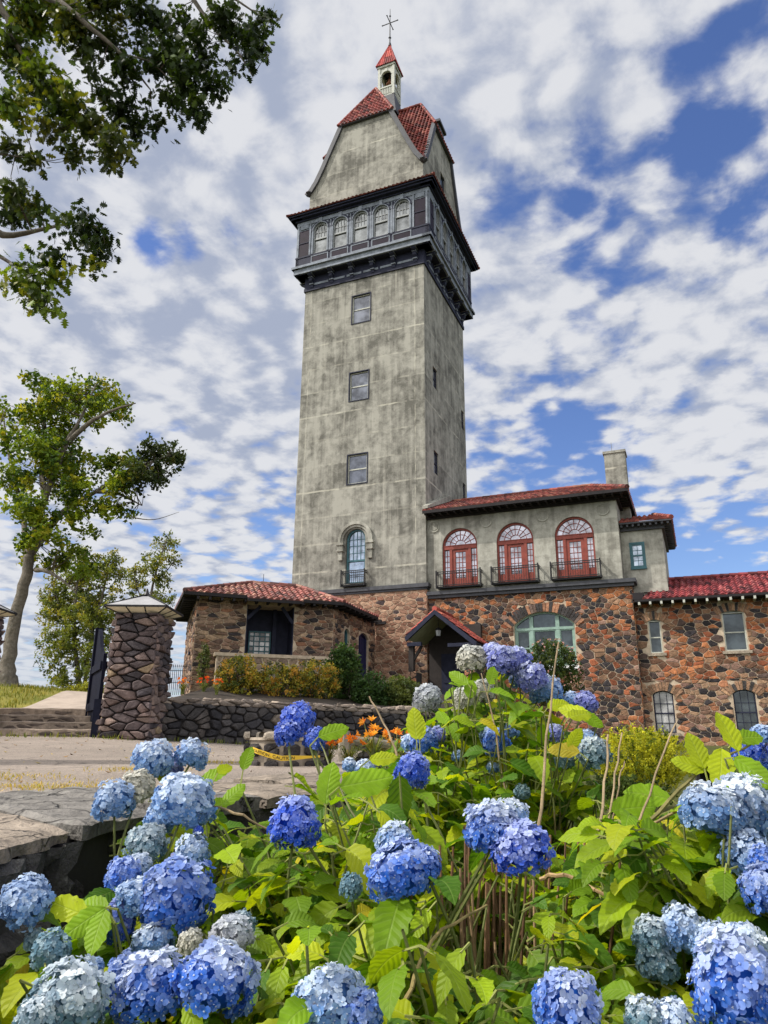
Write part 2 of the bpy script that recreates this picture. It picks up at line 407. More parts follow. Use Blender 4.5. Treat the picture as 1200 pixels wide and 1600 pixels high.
M['white'] = mat_paint('white_paint', (.27, .285, .29), .6, .2, 4)
M['dark'] = mat_paint('dark_soffit', (.018, .016, .018), .8, .3, 3)
M['darkwood'] = mat_paint('dark_wood', (.03, .024, .022), .6, .4, 5)
M['gate'] = mat_paint('gate_paint', (.007, .008, .018), .8, .4, 5, .1)
M['g_sky'] = mat_glass('glass_gallery', (.155, .165, .17), .75, .12)
M['g_blue'] = mat_glass('glass_arched', (.36, .41, .46), .75, .06)
M['g_red'] = mat_glass('glass_doors', (.44, .43, .46), .75, .10)
M['g_dark'] = mat_glass('glass_dark', (.055, .068, .075), .5, .06)
M['g_grey'] = mat_glass('glass_grey', (.12, .13, .155), .6, .12)
M['curtain'] = mat_glass('glass_curtain', (.36, .36, .36), .2, .3)
M['timber'] = mat_paint('weathered_timber', (.24, .21, .17), .9, .4, 8)
M['bark'] = mat_stone('bark', bump=1.0, scale=14, lichen=.45)
M['lampcream'] = mat_paint('lamp_panel', (.85, .77, .56), .5, .1, 4)
M['lampgrey'] = mat_paint('lamp_roof', (.30, .30, .31), .5, .25, 4)
M['path'] = mat_paint('path_gravel', (.34, .28, .23), .95, .25, 3)
M['step'] = mat_stone('step_stone', bump=.7, scale=7)
M['leaf'] = mat_leaf('leaf', .42)
M['oakleaf'] = mat_leaf('oak_leaf', .32, hue=(1.25, 1.2, .35))
M['hleaf'] = mat_leaf('hydrangea_leaf', .50, .5, True, .25, (1.25, 1.2, .3))
M['stem'] = mat_paint('stem', (1, 1, 1), .7, .3, 20, use_col=True)
M['bloom'] = mat_leaf('small_bloom', .3, .6)
M['soil'] = mat_paint('soil', (.035, .027, .02), .95, .5, 4)
# ------------------------------------------------------------------ masonry
def clip_half(poly, px, py, nx, ny):
    """keep the side where (p-P).n <= 0"""
    out = []; n = len(poly)
    for i in range(n):
        a, b = poly[i], poly[(i+1) % n]
        da = (a[0]-px)*nx+(a[1]-py)*ny; db = (b[0]-px)*nx+(b[1]-py)*ny
        if da <= 0: out.append(a)
        if (da < 0 < db) or (db < 0 < da):
            t = da/(da-db); out.append((a[0]+(b[0]-a[0])*t, a[1]+(b[1]-a[1])*t))
    return out
def stones(mb, F, outer, holes=(), ls=.42, hs=.30, depth=.04, gap=.018, pal=None, tilt=.35, rnd=1, ragged=0.0, jitter=.42, bulge=.55, cut=.22, drop=.12):
    asp = ls/hs
    us = [p[0] for p in outer]; vs = [p[1] for p in outer]
    u0, u1, v0, v1 = min(us), max(us), min(vs), max(vs)
    nx = int((u1-u0)/ls)+3; ny = int((v1-v0)/hs)+3
    seed = {}
    for j in range(-2, ny+2):
        for i in range(-2, nx+2):
            seed[i, j] = (u0/asp+(i-.5+(.5 if j % 2 else 0)+random.uniform(-jitter, jitter))*hs, v0+(j-.5+random.uniform(-jitter, jitter))*hs)
    for q_ in [q_ for q_ in seed if random.random() < drop]: del seed[q_]
    # outer polygon edges (counter-clockwise)
    no = len(outer); ed = []
    ar = sum(outer[i][0]*outer[(i+1) % no][1]-outer[(i+1) % no][0]*outer[i][1] for i in range(no))
    for i in range(no):
        a, b = outer[i], outer[(i+1) % no]
        ex, ey = (b[0]-a[0]), (b[1]-a[1])
        n = (ey, -ex) if ar > 0 else (-ey, ex)
        ed.append((a[0], a[1], n[0], n[1]))
    for (i, j), (sx, sy) in seed.items():
        if i < -1 or j < -1 or i > nx or j > ny: continue
        su, sv = sx*asp, sy
        poly = [(sx-2*hs, sy-2*hs), (sx+2*hs, sy-2*hs), (sx+2*hs, sy+2*hs), (sx-2*hs, sy+2*hs)]
        for di in (-3, -2, -1, 0, 1, 2, 3):
            for dj in (-3, -2, -1, 0, 1, 2, 3):
                if (di or dj) and (i+di, j+dj) in seed:
                    qx, qy = seed[i+di, j+dj]
                    poly = clip_half(poly, (sx+qx)/2, (sy+qy)/2, qx-sx, qy-sy)
                    if len(poly) < 3: break
            if len(poly) < 3: break
        if len(poly) < 3: continue
        poly = [(x*asp, y) for x, y in poly]
        for e in ed:
            poly = clip_half(poly, *e)
            if len(poly) < 3: break
        if len(poly) < 3: continue
        bad = False
        for h in holes:
            a, b, c, d = h
            if a <= su <= b and c <= sv <= d: bad = True; break
            dd = [(a-su, (a, sv, 1, 0)), (su-b, (b, sv, -1, 0)), (c-sv, (su, c, 0, 1)), (sv-d, (su, d, 0, -1))]
            pu = [p[0] for p in poly]; pv = [p[1] for p in poly]
            if min(pu) < b and max(pu) > a and min(pv) < d and max(pv) > c:
                poly = clip_half(poly, *max(dd)[1])
                if len(poly) < 3: bad = True; break
        if bad: continue
        cx = sum(p[0] for p in poly)/len(poly); cy = sum(p[1] for p in poly)/len(poly)
        rr = sum(math.hypot(p[0]-cx, p[1]-cy) for p in poly)/len(poly)
        if rr < gap*2.2: continue
        g = max(.35, 1-gap/rr*1.25)
        poly = [(cx+(x-cx)*g, cy+(y-cy)*g) for x, y in poly]
        for _ in range(rnd):
            q = []
            for k in range(len(poly)):
                a, b = poly[k], poly[(k+1) % len(poly)]
                q += [(a[0]*(1-cut)+b[0]*cut, a[1]*(1-cut)+b[1]*cut), (a[0]*cut+b[0]*(1-cut), a[1]*cut+b[1]*(1-cut))]
            poly = q
        n = len(poly)
        dz = depth*random.uniform(.55, 1.25)
        ta, tb = random.uniform(-tilt, tilt), random.uniform(-tilt, tilt)
        def hh(x, y, k): return max(.004, dz*k*(1+ta*(x-cx)/rr+tb*(y-cy)/rr))
        v = [F.p(x, y, 0) for x, y in poly]
        in1 = [(cx+(x-cx)*.90, cy+(y-cy)*.90) for x, y in poly]
        v += [F.p(x, y, hh(x, y, .8)) for x, y in in1]
        in2 = [(cx+(x-cx)*bulge, cy+(y-cy)*bulge) for x, y in poly]
        v += [F.p(x, y, hh(x, y, 1.0)*random.uniform(.93, 1.07)) for x, y in in2]
        v.append(F.p(cx, cy, dz*random.uniform(1.0, 1.12)))
        f = []
        for r in (0, 1):
            f += [(r*n+k, r*n+(k+1) % n, (r+1)*n+(k+1) % n, (r+1)*n+k) for k in range(n)]
        f += [(2*n+k, 2*n+(k+1) % n, 3*n) for k in range(n)]
        c = pal(su, sv) if pal else (1, 1, 1)
        mb.add(v, f, c)
def pick(opts):
    t = random.random()*sum(w for w, _ in opts)
    for w_, c in opts:
        t -= w_
        if t <= 0: return c
    return opts[-1][1]
def pal_house(u, v):
    n = noise.noise(Vector((u*.35, v*.35, 3.3)))
    return jit(pick([(2.2+5*n, (.36, .142, .062)), (1.3, (.27, .16, .098)), (2.8, (.155, .080, .050)), (2.2-3*n, (.036, .031, .034)), (1.8, (.27, .088, .042)), (.7, (.24, .145, .11)), (1.2, (.085, .058, .05))]), .3)
def pal_low(u, v):                        # the lower courses of the right wing are browner
    return jit(pick([(1.4, (.34, .15, .08)), (2, (.30, .19, .12)), (2.2, (.17, .10, .07)), (2, (.035, .03, .033)), (1.4, (.22, .13, .10))]), .22)
def pal_tower(u, v):
    return jit(pick([(3, (.33, .195, .13)), (2.4, (.26, .145, .098)), (1.6, (.38, .25, .17)), (1.6, (.19, .095, .062)), (.8, (.07, .05, .05))]), .2)
def pal_pav(u, v):
    return jit(pick([(3, (.27, .185, .13)), (2.5, (.20, .125, .09)), (1.2, (.36, .25, .165)), (1.8, (.12, .078, .06)), (1.3, (.045, .038, .04)), (.8, (.30, .15, .09))]), .25)
def pal_pillar(u, v):
    return jit(pick([(3, (.16, .115, .105)), (2, (.11, .085, .085)), (1.6, (.22, .16, .135)), (1, (.065, .055, .06)), (.4, (.30, .22, .14))]), .2)
def pal_wall(u, v):
    return jit(pick([(3, (.07, .064, .064)), (2.4, (.042, .040, .045)), (1.4, (.115, .10, .092)), (.7, (.19, .16, .135))]), .2)

def arch_pts(cx, wd, v0, vs, rise, n=14):
    """counter-clockwise opening outline: straight jambs and a (segmental or round) arch"""
    r = (wd*wd/4+rise*rise)/(2*rise); cy = vs+rise-r
    a0 = math.asin(min(1, wd/2/r)); 
    if rise > wd/2+1e-6: a0 = PI-a0
    pts = [(cx-wd/2, v0), (cx+wd/2, v0)]
    for k in range(n+1):
        a = a0 - 2*a0*k/n
        pts.append((cx+r*math.sin(a), cy+r*math.cos(a)))
    return pts
def arch_arc(cx, wd, vs, rise, n=14): return arch_pts(cx, wd, vs-1, vs, rise, n)[2:]
def voussoirs(mb, F, cx, wd, vs, rise, length, n, depth=.05, pal=pal_tower, spread=1.0, gap=.02):
    r = (wd*wd/4+rise*rise)/(2*rise); cy = vs+rise-r
    a0 = math.asin(min(1, wd/2/r))*spread
    for k in range(n):
        a = -a0+2*a0*k/n; b = -a0+2*a0*(k+1)/n
        g = gap/r/2; a += g; b -= g
        L1, L2 = length*random.uniform(.82, 1.12), length*random.uniform(.82, 1.12)
        pts = [(cx+math.sin(a)*r, cy+math.cos(a)*r), (cx+math.sin(b)*r, cy+math.cos(b)*r), (cx+math.sin(b)*(r+L2), cy+math.cos(b)*(r+L2)), (cx+math.sin(a)*(r+L1), cy+math.cos(a)*(r+L1))]
        mb.prism(F, pts, 0, depth*random.uniform(.75, 1.2), pal(0, 0))

# ------------------------------------------------------------------ barrel tiles
def tile_col(base, a=.28): 
    return jit(pick([(4, base), (2.4, (base[0]*.66, base[1]*.75, base[2]*.8)), (1.3, (base[0]*1.2, base[1]*1.8, base[2]*1.6)), (1.0, (base[0]*.40, base[1]*.55, base[2]*.6))]), a)
def tile_roof(mb, O, U, V, poly, pitch=.26, row=.38, amp=.055, base=(.30, .055, .035), lift=.035, n=6):
    U, V = Vector(U).normalized(), Vector(V).normalized(); N = U.cross(V).normalized(); O = Vector(O)
    vs = [p[1] for p in poly]; v0, v1 = min(vs), max(vs)
    def span(v):
        xs = []
        for i in range(len(poly)):
            a, b = poly[i], poly[(i+1) % len(poly)]
            if abs(a[1]-b[1]) < 1e-9:
                if abs(a[1]-v) < 1e-6: xs += [a[0], b[0]]
                continue
            t = (v-a[1])/(b[1]-a[1])
            if -1e-6 <= t <= 1+1e-6: xs.append(a[0]+(b[0]-a[0])*t)
        return (min(xs), max(xs)) if xs else None
    def prof(u):
        ph = (u/pitch) % 1.0
        return amp*(math.sin(PI*min(1, ph/.66)) if ph < .66 else -.45*math.sin(PI*(ph-.66)/.34))
    nr = max(1, int(round((v1-v0)/row))); 
    for r in range(nr):
        a, b = v0+(v1-v0)*r/nr, v0+(v1-v0)*(r+1)/nr
        sa, sb = span(a+1e-5), span(b-1e-5)
        if not sa or not sb: continue
        lo, hi = min(sa[0], sb[0]), max(sa[1], sb[1])
        k0, k1 = math.floor(lo/pitch), math.ceil(hi/pitch)
        for k in range(k0, k1):
            c = tile_col(base); jz = random.uniform(-.008, .008)
            vv, ff = [], []
            us = [(k+i/n)*pitch for i in range(n+1)]
            if us[-1] <= min(sa[0], sb[0]) or us[0] >= max(sa[1], sb[1]): continue
            for u in us:
                ua = min(max(u, sa[0]), sa[1]); ub = min(max(u, sb[0]), sb[1]); h = prof(u)
                vv += [O+U*ua+V*a+N*(-.02), O+U*ua+V*a+N*(h+lift+jz), O+U*ub+V*b+N*(h+jz)]
            for i in range(n):
                p = 3*i
                ff += [(p, p+3, p+4, p+1), (p+1, p+4, p+5, p+2)]
            mb.add(vv, ff, c)
def ridge_caps(mb, p, q, r=.11, seg=.4, base=(.30, .055, .035)):
    p, q = Vector(p), Vector(q); n = max(1, int((q-p).length/seg))
    for i in range(n):
        a, b = p.lerp(q, i/n), p.lerp(q, (i+1.04)/n)
        mb.tube([a, b], [r*1.08, r*.92], 8, tile_col(base))
def roof_plane(mb, pts, base=(.30, .055, .035), **k):
    """planar roof polygon in the builder's own coordinates; the first edge is the eave"""
    P = [Vector(p) for p in pts]
    U = (P[1]-P[0]).normalized()
    N = Vector((0, 0, 0))
    for i in range(1, len(P)-1): N += (P[i]-P[0]).cross(P[i+1]-P[0])
    N.normalize(); V = N.cross(U).normalized()
    poly = [((p-P[0]).dot(U), (p-P[0]).dot(V)) for p in P]
    tile_roof(mb, P[0], U, V, poly, base=base, **k)

# ------------------------------------------------------------------ the building frame: s to the right, t into depth, z up
BAZ = R_(22.9)
BM = Matrix.Translation(Vector((1.83, 37.0, 0))) @ Matrix.Rotation(-BAZ, 4, 'Z')
def B(s, t, z): return BM @ Vector((s, t, z))
BU, BV, BZ = Vector((1, 0, 0)), Vector((0, 1, 0)), Vector((0, 0, 1))
def bthing(name, label, cat, s, t, z): return thing(name, label, cat, B(s, t, z), -BAZ)
H = 3.94; SC, TC_ = -3.54, 3.94
FR = [Frame((SC, TC_-H, 0), (1, 0, 0), BZ, (0, -1, 0)), Frame((SC+H, TC_, 0), (0, 1, 0), BZ, (1, 0, 0)),
      Frame((SC, TC_+H, 0), (-1, 0, 0), BZ, (0, 1, 0)), Frame((SC-H, TC_, 0), (0, -1, 0), BZ, (-1, 0, 0))]

# ================================================================== TOWER
def rect(u0, u1, v0, v1): return [(u0, v0), (u1, v0), (u1, v1), (u0, v1)]
def sash(parent, F, u0, u1, v0, v1, mf, mg, fw=.07, rail=True, deep=.12, name='window', grid=None, label=None, arch=0.0):
    """sash window in an opening: frame with rails as one part, pane as its sub-part"""
    mb = MB(BM)
    d0, d1 = -deep-.04, -deep+.05
    mb.fbox(F, u0, u0+fw, v0, v1, d0, d1); mb.fbox(F, u1-fw, u1, v0, v1, d0, d1)
    mb.fbox(F, u0+fw, u1-fw, v0, v0+fw, d0, d1); mb.fbox(F, u0+fw, u1-fw, v1-fw, v1, d0, d1)
    if rail: mb.fbox(F, u0+fw, u1-fw, (v0+v1)/2-.035, (v0+v1)/2+.035, d0, d1-.012)
    if grid:
        nx, ny = grid; b = .022
        for i in range(1, nx): 
            x = lerp(u0+fw, u1-fw, i/nx); mb.fbox(F, x-b/2, x+b/2, v0+fw, v1-fw, d0, d1-.02)
        for j in range(1, ny):
            y = lerp(v0+fw, v1-fw, j/ny)
            mb.fbox(F, u0+fw, u1-fw, y-b/2, y+b/2, d0, d1-.026)
    w_ = mb.build(name, mf, parent, label=label)
    g = MB(BM)
    g.panel(F.off(d=-deep), rect(u0+.01, u1-.01, v0+.01, v1-.01))
    g.build('pane', mg, w_)
    return w_
def tower():
    T = bthing('lookout_tower', 'tall square grey stucco tower with dark window gallery, red tiled gables and belfry', 'tower', SC, 0, 2.0)
    # --- stucco shaft
    mb = MB(BM)

    fh = [rect(c+.0, c+1.18, b, a) for c, a, b in [(-.65, 25.6, 23.73), (-.69, 20.43, 18.65), (-.69, 15.27, 13.55)]]
    acx = -.10; aw = 1.15
    fh.append(arch_pts(acx, aw, 7.9, 10.35, aw/2, 16))
    mb.panel(FR[0], rect(-H, H, 7.5, 34.0), fh, .3)
    sh = [rect(1.45-H, 2.2-H, 19.45, 20.75), rect(1.45-H, 2.2-H, 14.15, 15.5), rect(7.0-H, 7.6-H, 19.1, 20.4), rect(7.0-H, 7.6-H, 14.1, 15.4)]
    mb.panel(FR[1], rect(-H, H, 7.5, 34.0), sh, .3, uo=0)
    for F in FR[2:]: mb.panel(F, rect(-H, H, 1.0, 34.0), (), .3)
    sft = mb.build('shaft', M['stucco'], T)
    # --- gables (wall above the gallery)
    gp = [(-3.86, 34.3), (-3.5, 34.95), (-3.1, 35.8), (-1.8, 38.95)]
    gpoly = [(-H, 34.0), (H, 34.0), (3.86, 34.3), (3.5, 34.95), (3.1, 35.8), (1.8, 38.95), (-1.8, 38.95), (-3.1, 35.8), (-3.5, 34.95), (-3.86, 34.3)]
    for k, F in enumerate(FR):
        mb = MB(BM)
        hole = [rect(-.45, .45, 34.6, 36.3)] if k == 1 else []
        mb.panel(F, gpoly, hole, .3)
        mb.build('gable_wall', M['stucco'], T)
        if k == 1:
            sash(T, F, -.45, .45, 34.6, 36.3, M['navy'], M['g_dark'])
        # barge boards
        mb = MB(BM); prof = [(4.22, 34.12), (3.98, 34.33), (3.6, 34.92), (3.16, 35.86), (1.84, 39.02)]
        for sg in (-1, 1):
            o = [(sg*(x+.02), y+.05) for x, y in prof]; i_ = [(sg*(x-.24), y-.10) for x, y in prof]
            i_[0] = (sg*4.02, 34.02)
            if sg < 0: o.reverse(); i_.reverse()
            mb.ring(F, o, i_, -.1, .16)
        mb.fbox(F, -1.9, 1.9, 38.80, 39.0, -.1, .20)
        mb.build('barge_board', M['lead'], T)
    # --- roof
    mb = MB(BM); tb = (.215, .050, .042)
    zr = 42.95; hx = 2.43
    for F in FR:
        C0 = Vector((SC, TC_, 0))
        def P(x, d, z, F=F): return C0 + F.U*x + F.N*d + BZ*z
        # slopes of the gable that runs out along F.N : ridge from centre to (0,hx), valley on the diagonal
        for sg in (1, -1):
            def q(x, y): return P(sg*x, y, zr-2.19*x)
            pts = [q(3.72, 3.72), q(3.72, H+.12), q(1.8, H+.12), q(0, hx), q(0, 0)]
            if sg < 0: pts = [pts[1], pts[0], pts[4], pts[3], pts[2]]
            roof_plane(mb, pts, tb, pitch=.27, row=.36, amp=.06)
            kp = [P(sg*4.25, 4.1, 34.16), P(sg*4.25, H+.14, 34.16), P(sg*3.72, H+.12, zr-2.19*3.72), P(sg*3.72, 3.72, zr-2.19*3.72)]
            if sg < 0: kp = [kp[1], kp[0], kp[3], kp[2]]
            roof_plane(mb, kp, tb, pitch=.27, row=.36, amp=.05)
        roof_plane(mb, [P(-1.95, H+.22, 38.85), P(1.95, H+.22, 38.85), P(0, hx-.02, zr)], tb, pitch=.27, row=.36, amp=.06)
        ridge_caps(mb, P(0, 0.3, zr+.03), P(0, hx, zr+.03), base=tb)
        for sg in (1, -1): ridge_caps(mb, P(sg*1.95, H+.2, 38.9), P(0, hx, zr+.03), .10, base=tb)
    mb.build('roof', M['tile'], T)
    # roof vent behind the right gable hip
    mb = MB(BM); mb.box(-1.1, -.15, 4.9, 6.1, 39.0, 41.9); mb.box(-1.25, 0.02, 4.75, 6.25, 41.9, 42.1)
    mb.box(-.15, -.10, 5.05, 5.95, 40.4, 41.7)
    mb.build('roof_vent', M['lead'], T)
    # --- belfry
    bf = MB(BM)
    zb, hb = 42.4, .60
    cx, cy = SC, TC_
    skirt = [(.86, 42.3), (.70, 43.3), (.62, 44.15)]
    v = [(cx+sx*r, cy+sy*r, z) for r, z in skirt for sx, sy in ((-1, -1), (1, -1), (1, 1), (-1, 1))]
    bf.add(v, [(r*4+k, r*4+(k+1) % 4, r*4+4+(k+1) % 4, r*4+4+k) for r in (0, 1) for k in range(4)])
    belf = bf.build('belfry', M['lead'], T)
    mb = MB(BM); op = MB(BM)
    for k in range(4):
        a = k*PI/2
        F = Frame((cx+math.sin(a)*hb, cy-math.cos(a)*hb, 0), (math.cos(a), math.sin(a), 0), BZ, (math.sin(a), -math.cos(a), 0))
        hole = arch_pts(0, .76, 44.95, 46.02, .38, 12)
        mb.panel(F, rect(-hb, hb, 44.15, 46.95), [hole], .10)
        mb.ring(F, arch_arc(0, .94, 46.02, .47, 12), arch_arc(0, .77, 46.02, .385, 12), -.02, .05)
        mb.fbox(F, -hb-.04, -hb+.14, 44.15, 46.9, -.05, .05); mb.fbox(F, hb-.14, hb+.04, 44.15, 46.9, -.052, .048)
        mb.fbox(F, -hb+.14, hb-.14, 44.85, 44.97, -.04, .06)
        for i in range(7): mb.fbox(F, -.42+i*.13, -.36+i*.13, 44.3, 44.85, -.02, .03)
        mb.fbox(F, -.09, .09, 46.36, 46.62, 0, .07)
        mb.fbox(F, -hb-.07, hb+.07, 46.80, 46.97, -.03, .09)
        mb.panel(F.off(d=-.10), [(p[0], p[1]) for p in rect(-hb+.1, hb-.1, 44.15, 46.9)], [hole], .02)
    mb.build('arcade', M['paleframe'], belf)
    mb = MB(BM); mb.lathe((cx, cy, 45.75), [(.02, .55), (.10, .5), (.15, .3), (.18, .1), (.26, 0), (.27, -.04), (.2, -.05)], 14); mb.tube([(cx, cy, 46.3), (cx, cy, 46.8)], .03)
    mb.build('bell', mat_paint('bell_metal', (.36, .16, .10), .4, .2, 5, .5, metallic=.5), belf)
    mb = MB(BM); e = .76; ap = (cx, cy, 49.6); rb = (.30, .035, .03)
    cs = [(cx-e, cy-e, 46.97), (cx+e, cy-e, 46.97), (cx+e, cy+e, 46.97), (cx-e, cy+e, 46.97)]
    for k in range(4): roof_plane(mb, [cs[k], cs[(k+1) % 4], ap], rb, pitch=.17, row=.9, amp=.03, lift=.01)
    for k in range(4): mb.tube([cs[k], ap], [.05, .03], 6, rb)
    mb.add([cs[0], cs[1], cs[2], cs[3]], [(3, 2, 1, 0)], (.03, .03, .03))
    mb.build('spire_roof', M['tile'], belf)
    mb = MB(BM)
    mb.tube([(cx, cy, 49.45), (cx, cy, 51.0), (cx, cy, 53.1)], [.06, .045, .022], 8)
    mb.lathe((cx, cy, 50.25), [(.03, -.14), (.11, 0), (.03, .14)], 10); mb.lathe((cx, cy, 52.4), [(.02, -.1), (.08, 0), (.02, .1)], 10); mb.lathe((cx, cy, 49.55), [(.13, -.12), (.1, .1), (.04, .3)], 10)
    mb.bar((cx-.62, cy, 51.72), (cx+.62, cy, 51.72), .05); mb.bar((cx, cy-.6, 51.76), (cx, cy+.6, 51.76), .05)
    for sg in (-1, 1):
        mb.lathe((cx+sg*.62, cy, 51.72), [(.01, -.07), (.06, 0), (.01, .07)], 8); mb.lathe((cx, cy+sg*.6, 51.76), [(.01, -.07), (.06, 0), (.01, .07)], 8)
    mb.build('finial', M['lead'], belf)
    # --- gallery
    gal_n = MB(BM); gal_s = MB(BM); gal_p = MB(BM); tl = MB(BM)
    G = .49; GH = H+G
    wins = [-2.76, -1.38, 0, 1.38, 2.76]
    for k, F in enumerate(FR):
        Fg = F.off(d=G)
        ends = GH if k % 2 == 0 else GH-.02
        holes = [arch_pts(c, 1.04, 29.05, 30.72, .52, 14) for c in wins]
        gal_s.panel(Fg, rect(-GH, GH, 28.95, 31.35), holes, .16)
        # frieze on the shaft, floor, beam
        gal_n.fbox(F, -H-.05, H+.05, 26.72, 26.95, -.05, .09)
        gal_n.fbox(F, -H-.03, H+.03, 26.95, 27.72, -.05, .05)
        for i in range(6): gal_s.fbox(F, -3.3+i*1.12, -2.32+i*1.12, 27.08, 27.22, .05, .075)
        gal_n.fbox(F, -GH, GH, 27.72, 27.86, -.3, G-.04)
        gal_s.fbox(Fg, -ends-.10, ends+.10, 27.76, 28.12, -.35, .08)
        gal_s.fbox(Fg, -ends-.22, ends+.22, 28.12, 28.28, -.35, .20)
        gal_n.fbox(Fg, -ends-.04, ends+.04, 28.28, 28.96, -.2, .02)
        for c in wins: gal_p.fbox(Fg, c-.56, c+.56, 28.42, 28.86, .02, .035); gal_s.ring(Fg, rect(c-.60, c+.60, 28.38, 28.90), rect(c-.54, c+.54, 28.44, 28.84), .02, .05, closed=True)
        gal_n.fbox(Fg, -ends-.06, ends+.06, 28.93, 29.03, -.1, .05)
        # consoles
        for c in (-3.45, -2.07, -.69, .69, 2.07, 3.45):
            pr = [(0, 26.9), (.12, 26.9), (.16, 27.15), (.30, 27.30), (.33, 27.5), (.52, 27.6), (.62, 27.76), (0, 27.76)]
            Fs = Frame(F.p(c-.11, 0, 0), F.N, F.V, F.U*-1)
            gal_n.prism(Fs, pr, -.22, 0)
            gal_s.fbox(F, c-.135, c+.135, 27.1, 27.16, 0, .2); gal_s.fbox(F, c-.13, c+.13, 27.5, 27.55, 0, .37)
            gal_s.fbox(F, c-.17, c+.17, 27.70, 27.765, 0, G+.16)
        # piers and arch mouldings
        for c in wins:
            gal_n.ring(Fg, arch_arc(c, 1.32, 30.72, .66, 14), arch_arc(c, 1.12, 30.72, .56, 14), 0, .07)
            gal_s.ring(Fg, arch_arc(c, 1.12, 30.72, .56, 14), arch_arc(c, 1.02, 30.72, .51, 14), -.05, .10)
            gal_s.fbox(Fg, c-.11, c+.11, 31.25, 31.58, 0, .11)
            for sg in (-1, 1): gal_s.fbox(Fg, c+sg*.54-.05, c+sg*.54+.05, 29.03, 30.72, -.05, .075)
        for c in (-2.07, -.69, .69, 2.07):
            gal_s.fbox(Fg, c-.07, c+.07, 29.03, 31.0, 0, .05)
            for dx in (-.1, .1):
                for dz in (31.08, 31.22): gal_n.fbox(Fg, c+dx-.04, c+dx+.04, dz, dz+.09, 0, .06)
        for sg in (-1, 1):
            c = sg*(GH-.52)
            gal_p.fbox(Fg, c-.38, c+.38, 29.03, 30.95, 0, .03)
            gal_n.bar(Fg.p(c-.38, 30.0, .035), Fg.p(c+.38, 30.0, .035), .05, .05)
            gal_s.fbox(Fg, c-.28, c+.28, 31.05, 31.38, 0, .05)
            for dx in (-.42, .42): gal_s.fbox(Fg, c+dx-.05, c+dx+.05, 29.03, 31.35, -.02, .06)
        # cornice and tiled skirt roof
        gal_s.fbox(Fg, -ends-.03, ends+.03, 31.35, 31.62, -.2, .05)
        gal_n.fbox(Fg, -ends-.12, ends+.12, 31.62, 31.74, -.3, .14)
        gal_n.fbox(Fg, -ends-.34, ends+.34, 31.74, 31.86, -.4, .36)
        gal_n.fbox(Fg, -ends-.46, ends+.46, 31.86, 31.95, -.4, .48)
        e = GH+.56
        roof_plane(tl, [F.p(-e, 31.97, e-H), F.p(e, 31.97, e-H), F.p(H, 32.75, 0), F.p(-H, 32.75, 0)], (.17, .05, .04), pitch=.27, row=.34, amp=.05)
        ridge_caps(tl, F.p(e, 32.0, e-H), F.p(H, 32.8, 0), .08, base=(.22, .05, .04))
    gal = gal_n.build('gallery', M['navy'], T)
    gal_s.build('gallery_trim', M['slateblue'], gal)
    gal_p.build('gallery_panels', M['plum'], gal)
    tl.build('skirt_roof', M['tile'], gal)
    for k, F in enumerate(FR[:2]):
        Fg = F.off(d=G)
        for c in wins:
            mb = MB(BM)
            op_ = arch_pts(c, 1.00, 29.06, 30.72, .50, 14); ip = arch_pts(c, .84, 29.14, 30.72, .42, 14)
            mb.ring(Fg, op_, ip, -.12, -.03, closed=True)
            mb.fbox(Fg, c-.44, c+.44, 30.05, 30.16, -.12, -.02)
            for dx in (-.2, 0, .2): mb.fbox(Fg, c+dx-.014, c+dx+.014, 30.16, 31.08, -.11, -.06)
            mb.fbox(Fg, c-.43, c+.43, 30.56, 30.585, -.11, -.065)
            mb.build('window', M['white'], gal)
            g = MB(BM); g.panel(Fg.off(d=-.10), [(x, y) for x, y in arch_pts(c, .98, 29.08, 30.72, .49, 14)])
            g.build('pane', M['g_sky'], gal)
    # --- shaft windows
    F = FR[0]
    for h in fh[:3]:
        sash(T, F, h[0][0], h[1][0], h[0][1], h[2][1], M['paleframe'], M['g_grey'], .06)
        mb = MB(BM); mb.ring(F, rect(h[0][0]-.06, h[1][0]+.06, h[0][1]-.06, h[2][1]+.06), h, -.15, .03, closed=True); mb.build('window_surround', M['navy'], T)
    for h in sh: sash(T, FR[1], h[0][0], h[1][0], h[0][1], h[2][1], M['navy'], M['g_grey'], .07)
    # --- arched window with hood
    mb = MB(BM)
    op_ = arch_pts(acx, aw, 7.9, 10.35, aw/2, 16); ip = arch_pts(acx, aw-.2, 8.0, 10.35, aw/2-.1, 16)
    mb.ring(F, op_, ip, -.28, -.14, closed=True)
    mb.fbox(F, acx-aw/2, acx+aw/2, 9.12, 9.22, -.28, -.15)
    for dx in (-.22, 0, .22): mb.fbox(F, acx+dx-.013, acx+dx+.013, 9.2, 10.8, -.26, -.20)
    for zz in (9.6, 10.0, 10.36): mb.fbox(F, acx-.5, acx+.5, zz-.013, zz+.013, -.26, -.202)
    aw_o = mb.build('arched_window', M['teal'], T)
    g = MB(BM); g.panel(F.off(d=-.23), arch_pts(acx, aw-.02, 7.92, 10.35, aw/2-.02, 16)); g.build('pane', M['g_blue'], aw_o)
    mb = MB(BM); c2 = acx+.02
    mb.ring(F, arch_arc(c2, 2.02, 10.15, 1.16, 18), arch_arc(c2, 1.74, 10.15, 1.00, 18), 0, .16)
    mb.ring(F, arch_arc(c2, 1.74, 10.15, 1.00, 18), arch_arc(c2, 1.50, 10.15, .86, 18), 0, .09)
    for sg in (-1, 1):
        x = c2+sg*.88
        mb.fbox(F, x-.22, x+.22, 10.02, 10.15, 0, .24); mb.fbox(F, x-.17, x+.17, 9.78, 10.02, 0, .19); mb.fbox(F, x-.19, x+.19, 9.68, 9.78, 0, .21); mb.fbox(F, x-.12, x+.12, 9.2, 9.68, 0, .13)
